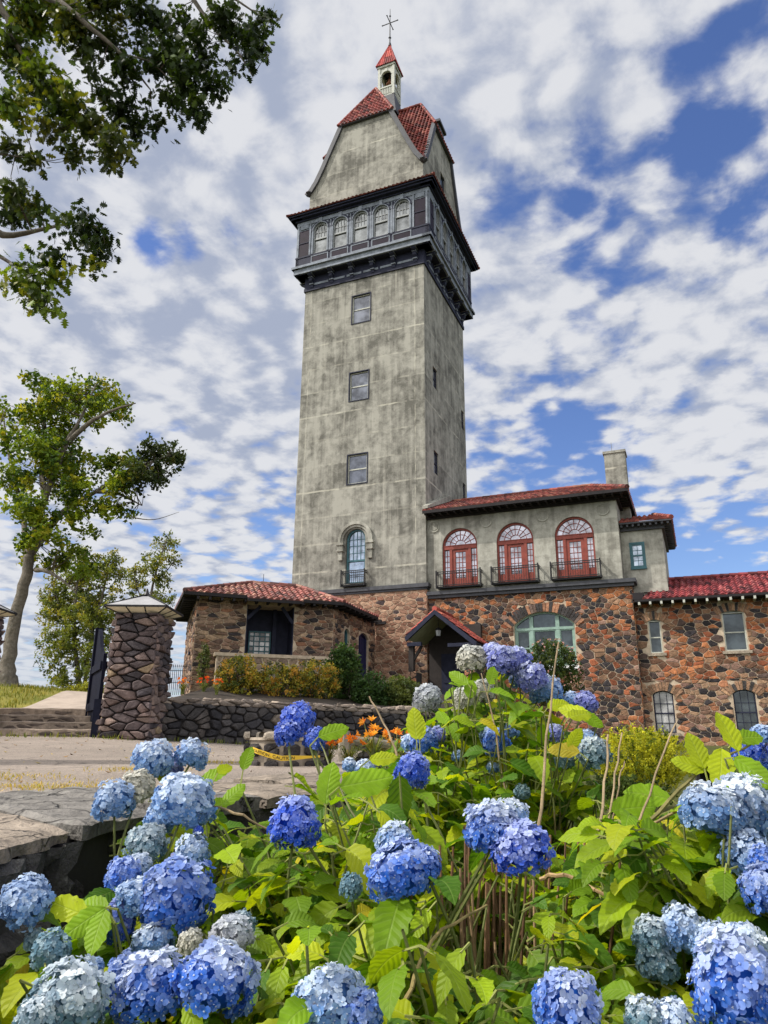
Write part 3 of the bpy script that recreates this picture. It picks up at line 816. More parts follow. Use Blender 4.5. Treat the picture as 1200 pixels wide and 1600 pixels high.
    mb.build('hood_mould', M['stucco2'], aw_o)
    rail(T, F, acx-.68, acx+.68, 7.75, 8.55, .32)
    # --- ledge and stone base
    mb = MB(BM)
    for k, F in enumerate(FR): mb.fbox(F, -H-(.16 if k % 2 == 0 else .157), H+(.16 if k % 2 == 0 else .157), 7.42, 7.62, -.3, .17); mb.fbox(F, -H-.10, H+.10, 7.30, 7.42, -.3, .10)
    mb.build('ledge', M['lead'], T)
    mb = MB(BM); st = MB(BM)
    for k, F in enumerate(FR):
        Fo = F.off(d=.03)
        mb.panel(Fo, rect(-H-.03, H+.03, -.5, 7.4))
        if k < 2: stones(st, Fo, rect(-H-.02 if k == 0 else -H, H+.04, 0.6, 7.28), (), .36, .18, .026, .011, pal_tower, .5, cut=.09, jitter=.48, bulge=.7)
    base = mb.build('stone_base', M['mortar'], T)
    st.build('stonework', M['stone'], base)
    return T
def rail(parent, F, u0, u1, v0, v1, dep, n=None):
    """iron balconet: posts, top and bottom rails, thin bars on three sides, floor slab"""
    mb = MB(BM); n = n or int((u1-u0)/.115)
    r = .018
    for v in (v0+.08, v1-.02, v1-.12):
        mb.fbox(F, u0, u1, v-.02, v+.02, dep-.04, dep)
        for u in (u0, u1): mb.fbox(F, u-.02, u+.02, v-.02, v+.02, 0, dep-.041)
    for i in range(n+1):
        u = lerp(u0, u1, i/n); mb.fbox(F, u-r/2, u+r/2, v0+.08, v1-.02, dep-.03, dep-.012)
    for u in (u0, u1):
        mb.fbox(F, u-.03, u+.03, v0-.06, v1+.06, dep-.06, dep+.005)
        for i in (1, 2): mb.fbox(F, u-r/2, u+r/2, v0+.08, v1-.02, dep*i/3-r/2, dep*i/3+r/2)
    mb.fbox(F, u0, u1, v0-.04, v0+.04, 0, dep-.061)
    return mb.build('balcony_rail', M['black'], parent)
tower()
# ================================================================== HOUSE WING (three arched french windows)
RED = (.245, .07, .056)
def french_window(parent, F, cx, label):
    wd, v0, vs, r = 1.86, 7.30, 9.50, .93
    d0, d1 = -.26, -.10
    op_ = arch_pts(cx, wd, v0, vs, r, 20); ip = arch_pts(cx, wd-.18, v0+.04, vs, r-.09, 20)
    mb = MB(BM)
    mb.ring(F, op_, ip, d0, d1, closed=True)
    mb.fbox(F, cx-wd/2+.05, cx+wd/2-.05, vs-.16, vs+.02, d0, d1+.03)
    mb.fbox(F, cx-.86, cx+.86, vs+.02, vs+.06, d0, d1+.05)
    for sg in (-1, 1):
        mb.fbox(F, cx+sg*.50-.07, cx+sg*.50+.07, v0, vs-.16, d0, d1+.02)        # posts beside the door
        mb.fbox(F, cx+sg*.71-.15, cx+sg*.71+.15, v0, v0+.55, d0, d1-.04)
    o = mb.build('french_window', M['redwood'], parent, label=label)
    fan = MB(BM)
    for k in range(1, 8):
        a = PI*k/8-PI/2
        fan.bar(F.p(cx+math.sin(a)*.26, vs+.05+math.cos(a)*.26, -.17), F.p(cx+math.sin(a)*.84, vs+.05+math.cos(a)*.84, -.17), .022, .03)
    for rr in (.27, .56):
        fan.ring(F, arch_arc(cx, rr*2+.03, vs+.05, rr+.015, 14), arch_arc(cx, rr*2-.015, vs+.05, rr-.0075, 14), -.185, -.155)
    fan.build('fanlight_bars', M['redwood'], o)
    dr = MB(BM)
    dr.ring(F, rect(cx-.43, cx+.43, v0, vs-.18), rect(cx-.27, cx+.27, v0+.52, vs-.30), -.22, -.12, closed=True)
    dr.fbox(F, cx-.30, cx+.30, v0+.06, v0+.48, -.2, -.16)
    for x in (-.09, .09): dr.fbox(F, cx+x-.012, cx+x+.012, v0+.52, vs-.30, -.2, -.15)
    for j in range(1, 5): y = lerp(v0+.52, vs-.30, j/5); dr.fbox(F, cx-.27, cx+.27, y-.012, y+.012, -.2, -.153)
    for sg in (-1, 1):
        for j in range(1, 5): y = lerp(v0+.55, vs-.2, j/5); dr.fbox(F, cx+sg*.71-.15, cx+sg*.71+.15, y-.012, y+.012, -.2, -.153)
        dr.fbox(F, cx+sg*.71-.009, cx+sg*.71+.009, v0+.55, vs-.2, -.2, -.155)
    dr.build('door_leaf', M['redwood'], o)
    g = MB(BM); g.panel(F.off(d=-.19), arch_pts(cx, wd-.04, v0+.02, vs, r-.02, 20)); g.build('pane', M['g_red'], o)
    return o
def wing():
    W = bthing('stone_wing', 'stone and stucco house wing with three red arched french windows beside the tower', 'house', 5, .2, -.5)
    T0 = .22; S0, S1 = .40, 9.97; S2 = 10.32
    F = Frame((0, T0, 0), BU, BZ, (0, -1, 0))
    cxs = [2.14, 5.0, 7.9]
    holes = [arch_pts(c, 1.86, 7.30, 9.50, .93, 20) for c in cxs]
    mb = MB(BM)
    mb.panel(F, rect(S0, S1, 6.9, 11.25), holes, .26)
    Fr = Frame((S1, T0, 0), BV, BZ, BU)
    mb.panel(Fr, rect(0, 7.0, 6.9, 11.25)); 
    Fb = Frame((0, T0+7.0, 0), (-1, 0, 0), BZ, BV); mb.panel(Fb, rect(-S1, -S0, -1, 11.25))
    st = mb.build('upper_wall', M['stucco2'], W)
    for c in (.78, 3.57, 6.45, 9.33):
        mb = MB(BM); F2 = F.off(u=c, v=10.62)
        for r0, r1, d in ((.30, .25, .05), (.19, .165, .035)):
            oc = [(math.cos(2*PI*k/24)*r0, math.sin(2*PI*k/24)*r0) for k in range(24)]; ic = [(x*r1/r0, y*r1/r0) for x, y in oc]
            mb.ring(F2, oc, ic, 0, d, closed=True)
        mb.prism(F2, [(math.cos(2*PI*k/24)*.25, math.sin(2*PI*k/24)*.25) for k in range(24)], 0, .012)
        mb.build('medallion', M['stucco2'], st)
    names = ['left red arched french window nearest the tower', 'middle red arched french window', 'right red arched french window']
    for c, nme in zip(cxs, names):
        french_window(W, F, c, nme)
        rail(W, F, c-1.15, c+1.15, 7.32, 8.12, .42)
    # ledge
    mb = MB(BM)
    mb.box(S0+.0, S2+.22, T0-.26, T0+.2, 6.98, 7.16); mb.box(S0+.0, S2+.12, T0-.16, T0+.2, 6.82, 6.98)
    mb.box(S2-.1, S2+.22, T0+.2, T0+1.2, 6.98, 7.16)
    mb.build('ledge', M['lead'], W)
    # stone lower storey with the wide segmental window
    acx, awd, vs, rise = 6.2, 2.86, 5.25, .62
    hole = arch_pts(acx, awd, 3.30, vs, rise, 18)
    mb = MB(BM); mb.panel(F, rect(S0, S2, -1.2, 6.9), [hole], .35)
    Fr2 = Frame((S2, T0, 0), BV, BZ, BU); mb.panel(Fr2, rect(0, 1.5, -1.2, 6.9))
    low = mb.build('lower_wall', M['mortar'], W)
    mb = MB(BM)
    stones(mb, F, rect(S0, S2, -.6, 6.82), [(acx-awd/2-.02, acx+awd/2+.02, 3.2, 5.5), (acx-1.1, acx+1.1, 5.3, 6.2), (.7, 2.6, -1, 4.6)], .29, .185, .034, .010, pal_house, .7, cut=.06, jitter=.5, drop=.2, bulge=.72)
    stones(mb, Fr2, rect(0, 1.4, -.6, 6.82), (), .29, .185, .034, .010, pal_house, .7, cut=.06, jitter=.5, drop=.2, bulge=.72)
    mb.build('stonework', M['stone'], low)
    mb = MB(BM); voussoirs(mb, F, acx, awd+.06, vs, rise, .46, 26, .06, lambda u, v: jit(pick([(2, (.05, .045, .045)), (1.4, (.34, .17, .10)), (1, (.16, .11, .09))]), .2), 1.12)
    mb.build('window_arch', M['stone'], low)
    mb = MB(BM)
    op_ = arch_pts(acx, awd, 3.34, vs, rise, 18); ip = arch_pts(acx, awd-.20, 3.44, vs, rise-.08, 18)
    mb.ring(F, op_, ip, -.30, -.16, closed=True)
    for x in (-.62, .62): mb.fbox(F, acx+x-.09, acx+x+.09, 3.4, vs+.42, -.30, -.15)
    mb.fbox(F, acx-awd/2+.05, acx+awd/2-.05, 5.02, 5.14, -.30, -.14)
    for a, b in ((-1.33, -.71), (-.53, .53), (.71, 1.33)):
        mb.ring(F, rect(acx+a, acx+b, 3.44, 5.02), rect(acx+a+.05, acx+b-.05, 3.5, 4.96), -.28, -.18, closed=True)
        mb.fbox(F, acx+a, acx+b, 4.15, 4.21, -.28, -.19)
    o = mb.build('wide_arched_window', M['greenframe'], W)
    g = MB(BM); g.panel(F.off(d=-.25), arch_pts(acx, awd-.04, 3.36, vs, rise-.02, 18)); g.build('pane', M['g_dark'], o)
    mb = MB(BM); mb.fbox(F, acx-awd/2-.1, acx+awd/2+.1, 3.12, 3.32, -.3, .1); mb.build('sill', M['stone'], o)
    # roof
    ez, et = 11.32, -.62; e0, e1 = S0+.02, S1+.62; rt = 3.75; rz = 13.05
    mb = MB(BM)
    roof_plane(mb, [(e0, et, ez), (e1, et, ez), (e1-2.2, rt, rz), (e0, rt, rz)], RED, pitch=.27, row=.40, amp=.06)
    roof_plane(mb, [(e1, et, ez), (e1, 2*rt-et, ez), (e1-2.2, rt, rz)], RED, pitch=.27, row=.40, amp=.06)
    roof_plane(mb, [(e1, 2*rt-et, ez), (e0, 2*rt-et, ez), (e0, rt, rz), (e1-2.2, rt, rz)], RED, pitch=.27, row=.40, amp=.06)
    ridge_caps(mb, (e1, et, ez+.04), (e1-2.2, rt, rz+.06), .11, base=RED); ridge_caps(mb, (e0, rt, rz+.06), (e1-2.2, rt, rz+.06), .11, base=RED)
    mb.M = BM
    rf = mb.build('roof', M['tile'], W)
    mb = MB(BM)
    mb.box(e0, e1-.02, et+.02, T0+7.6, ez-.10, ez-.03)
    mb.box(e0, e1+.0, et, et+.05, ez-.16, ez-.005); mb.box(e1-.05, e1, et+.05, 7.9, ez-.16, ez-.005)
    mb.box(S0, S1+.14, T0-.14, T0, 11.02, 11.24); mb.box(S0, S1+.26, T0-.28, T0-.14, 11.14, 11.24); mb.box(S1, S1+.14, T0, 7, 11.02, 11.24)
    n = 26
    for i in range(n): 
        x = lerp(S0+.15, S1+.3, i/(n-1)); mb.box(x-.05, x+.05, et+.08, T0-.10, 11.10, 11.23)
    for i in range(18):
        y = lerp(T0, 6.8, i/17); mb.box(S1+.02, S1+.52, y-.05, y+.05, 11.10, 11.23)
    mb.build('eaves', M['dark'], rf)
    mb = MB(BM)
    Fs = Frame((S0, 0, 0), BV, BZ, BU)
    mb.prism(Fs, [(-.55, 11.45), (-.55, 11.6), (3.6, 13.45), (3.6, 13.1)], 0, .30); mb.prism(Fs, [(-.2, 11.62), (3.6, 13.46), (3.6, 13.58), (-.2, 11.76)], 0, .12)
    mb.build('flashing', M['stucco2'], rf)
    # chimney
    mb = MB(BM); mb.box(9.42, 10.45, 2.1, 3.0, 10.6, 14.15); mb.box(9.37, 10.50, 2.05, 3.05, 14.15, 14.28); mb.tube([(9.8, 2.5, 14.28), (9.8, 2.5, 14.9)], .012, 5)
    mb.build('chimney', M['stucco'], W)
    return W
wing()
def side_block():
    S = bthing('stucco_annex', 'small grey stucco annex with one teal sash window under the chimney', 'annex', 10.9, 1.0, 6.9)
    t0 = 1.0; F = Frame((0, t0, 0), BU, BZ, (0, -1, 0)); s0, s1 = 9.98, 11.86
    h = rect(10.40, 10.95, 7.85, 8.98)
    mb = MB(BM); mb.panel(F, rect(s0, s1, 6.0, 9.9), [h], .12); Fr = Frame((s1, t0, 0), BV, BZ, BU); mb.panel(Fr, rect(0, 5, 6.0, 9.9)); mb.fbox(F, s0+.2, s1+.02, 6.62, 6.8, 0, .10)
    mb.build('wall', M['stucco2'], S)
    sash(S, F, 10.40, 10.95, 7.85, 8.98, M['teal'], M['g_blue'], .07, grid=(2, 4), deep=.04)
    mb = MB(BM); mb.fbox(F, 10.32, 11.03, 7.74, 7.85, -.1, .09); mb.ring(F, rect(10.33, 11.02, 7.85, 9.06), h, 0, .03, closed=True); mb.build('window_surround', M['teal'], S)
    mb = MB(BM); e = .48
    roof_plane(mb, [(s0, t0-e, 9.98), (s1+e, t0-e, 9.98), (s1-.4, t0+2.2, 10.95), (s0, t0+2.2, 10.95)], RED, pitch=.25, row=.38, amp=.06)
    roof_plane(mb, [(s1+e, t0-e, 9.98), (s1+e, t0+5.5, 9.98), (s1-.4, t0+4, 10.95), (s1-.4, t0+2.2, 10.95)], RED, pitch=.25, row=.38, amp=.06)
    ridge_caps(mb, (s1+e, t0-e, 10.02), (s1-.4, t0+2.2, 10.98), base=RED)
    rf = mb.build('roof', M['tile'], S)
    mb = MB(BM); mb.box(s0, s1+e-.02, t0-e+.02, t0+5.4, 9.88, 9.95); mb.box(s0, s1+.12, t0-.12, t0, 9.62, 9.88); mb.box(s1, s1+.12, t0, t0+5, 9.62, 9.88)
    for i in range(9): x = lerp(s0+.1, s1+.3, i/8); mb.box(x-.05, x+.05, t0-e+.08, t0-.12, 9.76, 9.879)
    for i in range(14): y = lerp(t0, t0+5, i/13); mb.box(s1+.12, s1+e-.06, y-.05, y+.05, 9.76, 9.879)
    mb.build('eaves', M['lead'], rf)
side_block()
def low_wing():
    L = bthing('low_stone_wing', 'low orange stone wing with bright red tiled roof at the right edge', 'house', 13, .55, -.5)
    t0 = .55; F = Frame((0, t0, 0), BU, BZ, (0, -1, 0)); s0, s1 = 10.32, 19.0
    wn = [(10.86, 11.38, 3.78, 5.22, .08), (13.94, 14.82, 3.77, 5.42, .10), (10.76, 11.60, .36, 2.0, .16), (13.98, 14.84, .40, 2.0, .16), (17.0, 17.8, 3.77, 5.42, .1)]
    holes = [arch_pts((a+b)/2, b-a, c, d-.02, r, 8) for a, b, c, d, r in wn]
    mb = MB(BM); mb.panel(F, rect(s0, s1, -1.5, 6.3), holes, .3)
    Fr = Frame((s1, t0, 0), BV, BZ, BU); mb.panel(Fr, rect(0, 6, -1.5, 6.3))
    wl = mb.build('wall', M['mortar'], L)
    mb = MB(BM); ex = [(a-.04, b+.04, c-.12, d+r+.02) for a, b, c, d, r in wn] + [(a-.12, b+.12, d, d+r+.34) for a, b, c, d, r in wn]
    stones(mb, F, rect(s0, s1, 2.6, 6.1), ex, .30, .18, .034, .010, pal_house, .7, cut=.06, jitter=.5, drop=.2, bulge=.72)
    stones(mb, F, rect(s0, s1, -.8, 2.6), ex, .28, .16, .032, .010, pal_low, .7, cut=.06, jitter=.5, drop=.2, bulge=.72)
    mb.build('stonework', M['stone'], wl)
    for a, b, c, d, r in wn:
        mb = MB(BM); voussoirs(mb, F, (a+b)/2, b-a+.05, d-.02, r, .36, 9 if b-a < .6 else 12, .055, lambda u, v: jit(pick([(1, (.055, .05, .05)), (2, (.27, .16, .10)), (1, (.36, .22, .13))]), .2), 1.35)
        mb.build('window_arch', M['stone'], wl)
    for i, (a, b, c, d, r) in enumerate(wn):
        mb = MB(BM); cx = (a+b)/2
        lowr = i in (2, 3)
        op_ = arch_pts(cx, b-a, c, d-.02, r, 8); f = .055
        ip = arch_pts(cx, b-a-2*f, c+f, d-.02, r*.8-.005, 8)
        mb.ring(F, op_, ip, -.2, -.08, closed=True)
        if lowr:
            mb.fbox(F, a, b, (c+d)/2-.03, (c+d)/2+.03, -.2, -.11)
            for x in (1/3, 2/3): mb.fbox(F, lerp(a, b, x)-.012, lerp(a, b, x)+.012, c, d+.1, -.19, -.13)
            for y in (.25, .75): mb.fbox(F, a+f, b-f, lerp(c, d, y)-.012, lerp(c, d, y)+.012, -.19, -.133)
        else:
            mb.fbox(F, a+f, b-f, lerp(c, d, .47), lerp(c, d, .47)+.05, -.2, -.1)
            mb.ring(F, rect(a-.02, b+.02, c-.01, d+.0), rect(a+.035, b-.035, c+.05, d-.03), -.10, -.02, closed=True)
        o = mb.build('window', M['navy'] if lowr else M['paleframe'], L)
        g = MB(BM); g.panel(F.off(d=-.16), arch_pts(cx, b-a-.02, c+.01, d-.02, r*.9, 8)); g.build('pane', M['curtain'] if i == 2 else M['g_dark'], o)
        mb = MB(BM); mb.fbox(F, a-.14, b+.14, c-.13, c, -.2, .09, (.32, .27, .21)); mb.build('sill', M['stone'], o)
    mb = MB(BM); ez, et = 6.12, -.12; rb = (.215, .040, .044)
    roof_plane(mb, [(10.75, et, ez), (19.6, et, ez), (17.0, 3.0, 7.5), (11.75, 3.0, 7.5), (11.75, t0+.45, ez+.42), (10.75, t0+.45, ez+.42)][:4], rb, pitch=.27, row=.40, amp=.065)
    roof_plane(mb, [(19.6, 6.1, ez), (10.75, 6.1, ez), (11.75, 3.0, 7.5), (17.0, 3.0, 7.5)], rb, pitch=.27, row=.40, amp=.065)
    roof_plane(mb, [(19.6, et, ez), (19.6, 6.1, ez), (17.0, 3.0, 7.5)], rb, pitch=.27, row=.40, amp=.065)
    ridge_caps(mb, (11.75, 3.0, 7.56), (17.0, 3.0, 7.56), .11, base=rb)
    rf = mb.build('roof', M['tile'], L)
    mb = MB(BM); mb.box(10.33, 10.80, .05, .98, 6.16, 6.46); mb.box(10.4, 19.5, et+.03, 6.0, ez-.12, ez-.04); mb.box(10.4, 19.6, et, et+.04, ez-.1, ez+.0)
    mb.build('eaves', M['dark'], rf)
    mb = MB(BM)
    for i in range(19): x = 10.6+i*.47; mb.box(x-.045, x+.045, et-.03, t0-.02, ez-.25, ez-.121)
    mb.build('rafter_tails', M['paleframe'], rf)
low_wing()
def porch():
    P = bthing('entrance_porch', 'gabled entrance porch with red tiled roof and hanging lantern over the dark doorway', 'porch', 1.7, -1, 1.9)
    tf, tb = -2.4, .2; sa = 1.65; za = 5.80; hw = 1.45; ze = 4.68
    mb = MB(BM); rb = (.28, .055, .042)
    roof_plane(mb, [(sa+hw+.5, tf, ze-.36), (sa+hw+.5, tb, ze-.36), (sa, tb, za), (sa, tf, za)], rb, pitch=.27, row=.40, amp=.06)
    roof_plane(mb, [(sa-hw, tb, ze), (sa-hw, tf, ze), (sa, tf, za), (sa, tb, za)], rb, pitch=.27, row=.40, amp=.06)
    ridge_caps(mb, (sa, tf-.03, za+.05), (sa, tb, za+.05), .12, base=rb)
    rf = mb.build('roof', M['tile'], P)
    mb = MB(BM); F = Frame((0, tf, 0), BU, BZ, (0, -1, 0))
    mb.ring(F, [(sa-hw-.05, ze-.10), (sa, za+.0), (sa+hw+.55, ze-.46)], [(sa-hw+.02, ze-.30), (sa, za-.22), (sa+hw+.50, ze-.68)], -.06, .05)
    mb.ring(F, [(sa-hw, ze-.12), (sa, za-.03), (sa+hw+.5, ze-.47)], [(sa-hw, ze-.16), (sa, za-.07), (sa+hw+.5, ze-.51)], tf-tb, -.06)
    mb.box(sa-hw+.05, sa-hw+.75, tf+.02, tf+.2, ze-.52, ze-.34); mb.box(sa+.6, sa+hw+.3, tf+.02, tf+.2, ze-.62, ze-.46)
    mb.build('bargeboard', M['navy'], rf)
    # green soffit glimpsed inside the gable
    mb = MB(BM); mb.add([(sa-hw+.1, tf+.08, ze-.24), (sa-.02, tf+.08, za-.25), (sa-.02, tb-.1, za-.25), (sa-hw+.1, tb-.1, ze-.24)], [(0, 3, 2, 1)])
    mb.build('soffit', mat_paint('soffit_green', (.30, .33, .20), .7, .25, 4), rf)
    # back wall, side posts and door
    mb = MB(BM); mb.box(sa-1.1, sa+1.55, -.08, .16, 1.2, 5.4); mb.build('doorway_wall', M['darkwood'], P)
    mb = MB(BM); mb.box(sa-.45, sa+.75, -.16, -.08, 1.3, 4.0)
    for x in (-.3, .2): mb.box(sa+x, sa+x+.38, -.19, -.16, 1.6, 2.4); mb.box(sa+x, sa+x+.38, -.19, -.16, 2.6, 3.7)
    mb.build('door', M['navy'], P)
    for x in (sa-1.25, sa+1.55):
        mb = MB(BM); mb.box(x-.12, x+.12, tf+.15, tf+.4, 3.0, 4.25); mb.bar((x, tf+.3, 3.4), (x+(.5 if x < sa else -.5), tf+.3, 4.2), .12); mb.build('post', M['darkwood'], P)
    for x in (sa-1.2, sa+1.6):
        mb = MB(BM); mb.box(x-.22, x+.25, tf+.05, tf+.8, .9, 2.95); st_ = mb.build('pier', M['dmortar'], P)
        st = MB(BM); stones(st, Frame((0, tf+.05, 0), BU, BZ, (0, -1, 0)), rect(x-.24, x+.27, 1.0, 3.0), (), .4, .28, .05, .02, lambda u, v: jit(pick([(1, (.36, .16, .09)), (1, (.25, .15, .1))]), .2)); st.build('stonework', M['stone'], st_)
    mb = MB(BM); lx, ly = sa+.0, tf+.5
    mb.tube([(lx, ly, 5.4), (lx, ly, 4.95)], .015, 5); mb.lathe((lx, ly, 4.62), [(.10, 0), (.13, .3), (.18, .31), (.05, .42)], 6)
    ln = mb.build('hanging_lantern', M['black'], P)
    mb = MB(BM); mb.lathe((lx, ly, 4.64), [(.105, 0), (.135, .26)], 6); mb.build('lantern_glass', M['white'], ln)
porch()

# ================================================================== PAVILION
def pavilion():
    W0, W1, W2, W3 = Vector((-10.0, 37.6, 0)), Vector((-8.05, 31.5, 0)), Vector((-2.25, 33.2, 0)), Vector((-.42, 37.85, 0))
    V_ = thing('stone_pavilion', 'low stone pavilion with red tiled hip roof in front of the tower', 'pavilion', (-5, 34.5, 1.0))
    def fr(a, b): 
        u = (b-a).normalized(); return Frame(a, u, BZ, u.cross(BZ)), (b-a).length
    Fl, Ll = fr(W0, W1); Ff, Lf = fr(W1, W2); Fr, Lr = fr(W2, W3)
    hf = rect(2.15, 4.25, 3.42, 5.62); hl = arch_pts(Ll-1.6, .55, 3.6, 4.75, .2, 8)
    hr = [arch_pts(1.55, .62, 3.3, 4.75, .2, 8), arch_pts(3.55, 1.25, 1.6, 4.75, .25, 8)]
    mb = MB()
    mb.panel(Ff, rect(0, Lf, .5, 5.95), [hf], 1.3); mb.panel(Fl, rect(0, Ll, .5, 5.95), [hl], .35); mb.panel(Fr, rect(0, Lr, .5, 5.95), hr, .35)
    wl = mb.build('wall', M['mortar'], V_)
    mb = MB()
    stones(mb, Ff, rect(0, Lf, 1.2, 5.75), [(2.15, 4.25, 3.42, 7)], .36, .15, .045, .009, pal_pav, .7, cut=.10, jitter=.47, bulge=.7)
    stones(mb, Fl, rect(0, Ll, 1.2, 5.75), [(Ll-1.9, Ll-1.3, 3.5, 5.0)], .36, .165, .04, .010, pal_pav, .5, cut=.10, jitter=.47, bulge=.7)
    stones(mb, Fr, rect(0, Lr, 1.2, 5.75), [(1.22, 1.88, 3.2, 5.0), (2.9, 4.2, 1.5, 5.05)], .36, .165, .04, .010, pal_pav, .5, cut=.10, jitter=.47, bulge=.7)
    mb.build('stonework', M['stone'], wl)
    # recess lining and lattice window
    mb = MB(); Fi = Ff.off(d=-1.28); mb.panel(Fi, rect(2.1, 4.3, 3.3, 6.0))
    for u in (2.152, 4.206): mb.fbox(Ff, u, u+.042, 3.43, 5.6, -1.25, -.01)
    mb.fbox(Ff, 3.45, 3.62, 3.43, 5.6, -1.2, -1.0); mb.bar(Ff.p(2.2, 5.0, -.1), Ff.p(2.75, 5.58, -.1), .14); mb.bar(Ff.p(4.2, 4.9, -.1), Ff.p(3.7, 5.58, -.1), .14)
    rc = mb.build('window_recess', M['navy'], V_)
    mb = MB(); u0, u1, v0, v1 = 2.42, 3.42, 3.5, 4.62
    mb.ring(Fi, rect(u0, u1, v0, v1), rect(u0+.06, u1-.06, v0+.06, v1-.06), 0, .10, closed=True)
    for i in range(1, 4): x = lerp(u0, u1, i/4); mb.fbox(Fi, x-.022, x+.022, v0, v1, .0, .08)
    for j in range(1, 5): y = lerp(v0, v1, j/5); mb.fbox(Fi, u0, u1, y-.022, y+.022, 0, .075)
    lw = mb.build('lattice_window', M['teal'], V_)
    g = MB()
    for i in range(4):
        for j in range(5):
            a, b, c, d = lerp(u0, u1, i/4), lerp(u0, u1, (i+1)/4), lerp(v0, v1, j/5), lerp(v0, v1, (j+1)/5)
            k = random.choice([.25, .5, 1, 1.2]); g.add([Fi.p(a, c, .04), Fi.p(b, c, .04), Fi.p(b, d, .04), Fi.p(a, d, .04)], [(0, 1, 2, 3)], (k, k, k))
    g.build('pane', M['curtain'], lw)
    for F, u, wd, c, d in ((Fr, 1.55, .62, 3.3, 4.75), (Fl, Ll-1.6, .55, 3.6, 4.75)):
        mb = MB(); mb.ring(F, arch_pts(u, wd, c, d, .2, 8), arch_pts(u, wd-.12, c+.06, d, .14, 8), -.25, -.12, closed=True); mb.fbox(F, u-.02, u+.02, c, d+.1, -.24, -.14); mb.fbox(F, u-wd/2, u+wd/2, (c+d)/2, (c+d)/2+.04, -.24, -.142)
        mb.fbox(F, u-wd/2-.08, u+wd/2+.08, c-.1, c, -.2, .10)
        o = mb.build('narrow_window', M['teal'] if F is Fr else M['navy'], V_); g = MB(); g.panel(F.off(d=-.2), arch_pts(u, wd-.02, c, d, .18, 8)); g.build('pane', M['g_dark'], o)
    mb = MB(); F = Fr; u = 3.55
    mb.panel(F.off(d=-.2), arch_pts(u, 1.22, 1.6, 4.75, .24, 8)); mb.ring(F, arch_pts(u, 1.25, 1.6, 4.75, .25, 8), arch_pts(u, 1.09, 1.68, 4.75, .18, 8), -.25, -.1, closed=True)
    for k in range(5): mb.fbox(F, u-.5+k*.22, u-.46+k*.22, 1.7, 4.75, -.2, -.17)
    mb.build('door', mat_paint('blue_door', (.022, .022, .07), .5, .3, 4), V_)
    # parapet under the recess
    mb = MB(); Fp = Ff.off(d=.55); mb.fbox(Fp, .95, 6.0, 1.6, 3.28, -.6, 0); mb.fbox(Fp, .85, 6.05, 3.28, 3.42, -.62, .06, (.6, .58, .56))
    pp = mb.build('parapet', M['mortar'], V_)
    mb = MB(); stones(mb, Fp, rect(1.0, 6.0, 1.7, 3.28), (), .44, .27, .03, .03, lambda u, v: jit(pick([(2, (.30, .215, .15)), (2, (.22, .16, .12)), (1, (.36, .28, .2))]), .15), .4); mb.build('stonework', M['stone'], pp)
    # roof
    z = 5.85; P0, P1, P2, P3, P4 = Vector((-11.0, 37.9, z)), Vector((-8.45, 30.75, z+.08)), Vector((-1.75, 32.72, z)), Vector((-.25, 36.9, z)), Vector((-8.0, 41.5, z))
    R1, R2 = Vector((-6.3, 34.6, 7.06)), Vector((-4.2, 35.0, 7.0)); rb = (.225, .08, .066)
    mb = MB()
    roof_plane(mb, [P1, P2, R2, R1], rb, pitch=.29, row=.42, amp=.06); roof_plane(mb, [P2, P3, R2], rb, pitch=.29, row=.42, amp=.06)
    roof_plane(mb, [P0, P1, R1], rb, pitch=.29, row=.42, amp=.06); roof_plane(mb, [P3, P4, R1, R2], rb, pitch=.29, row=.42, amp=.06); roof_plane(mb, [P4, P0, R1], rb, pitch=.29, row=.42, amp=.06)
    for a, b in ((P1, R1), (P2, R2), (R1, R2), (P0, R1), (P3, R2)): ridge_caps(mb, a+BZ*.04, b+BZ*.05, .10, base=rb)
    # tiled hood that kicks out over the recess
    e0, e1 = Ff.p(2.05, 5.70, 1.12), Ff.p(4.45, 5.70, 1.12); k1, k0 = Ff.p(4.45, 6.12, -.1), Ff.p(2.05, 6.12, -.1)
    roof_plane(mb, [e0, e1, k1, k0], rb, pitch=.29, row=.42, amp=.06)
    rf = mb.build('roof', M['tile'], V_)
    mb = MB()
    for a, b in ((P0, P1), (P1, P2), (P2, P3)): mb.bar(a-BZ*.07, b-BZ*.07, .05, .14)
    mb.bar(e0-BZ*.07, e1-BZ*.07, .05, .12)
    mb.add([p-BZ*.06 for p in (P0, P1, P2, P3, P4)], [(4, 3, 2, 1, 0)]); mb.add([p-BZ*.05 for p in (e0, e1, k1, k0)], [(3, 2, 1, 0)])
    for F, L in ((Ff, Lf), (Fl, Ll), (Fr, Lr)):
        n = int(L/.5)
        for i in range(n+1): mb.fbox(F, i*L/n-.05, i*L/n+.05, 5.63, 5.77, -.05, .6)
    mb.build('eaves', M['dark'], rf)
    mb = MB(); mb.tube([R1.lerp(R2, .25), R1.lerp(R2, .25)+BZ*.5], .014, 5); mb.build('lightning_rod', M['black'], rf)
pavilion()
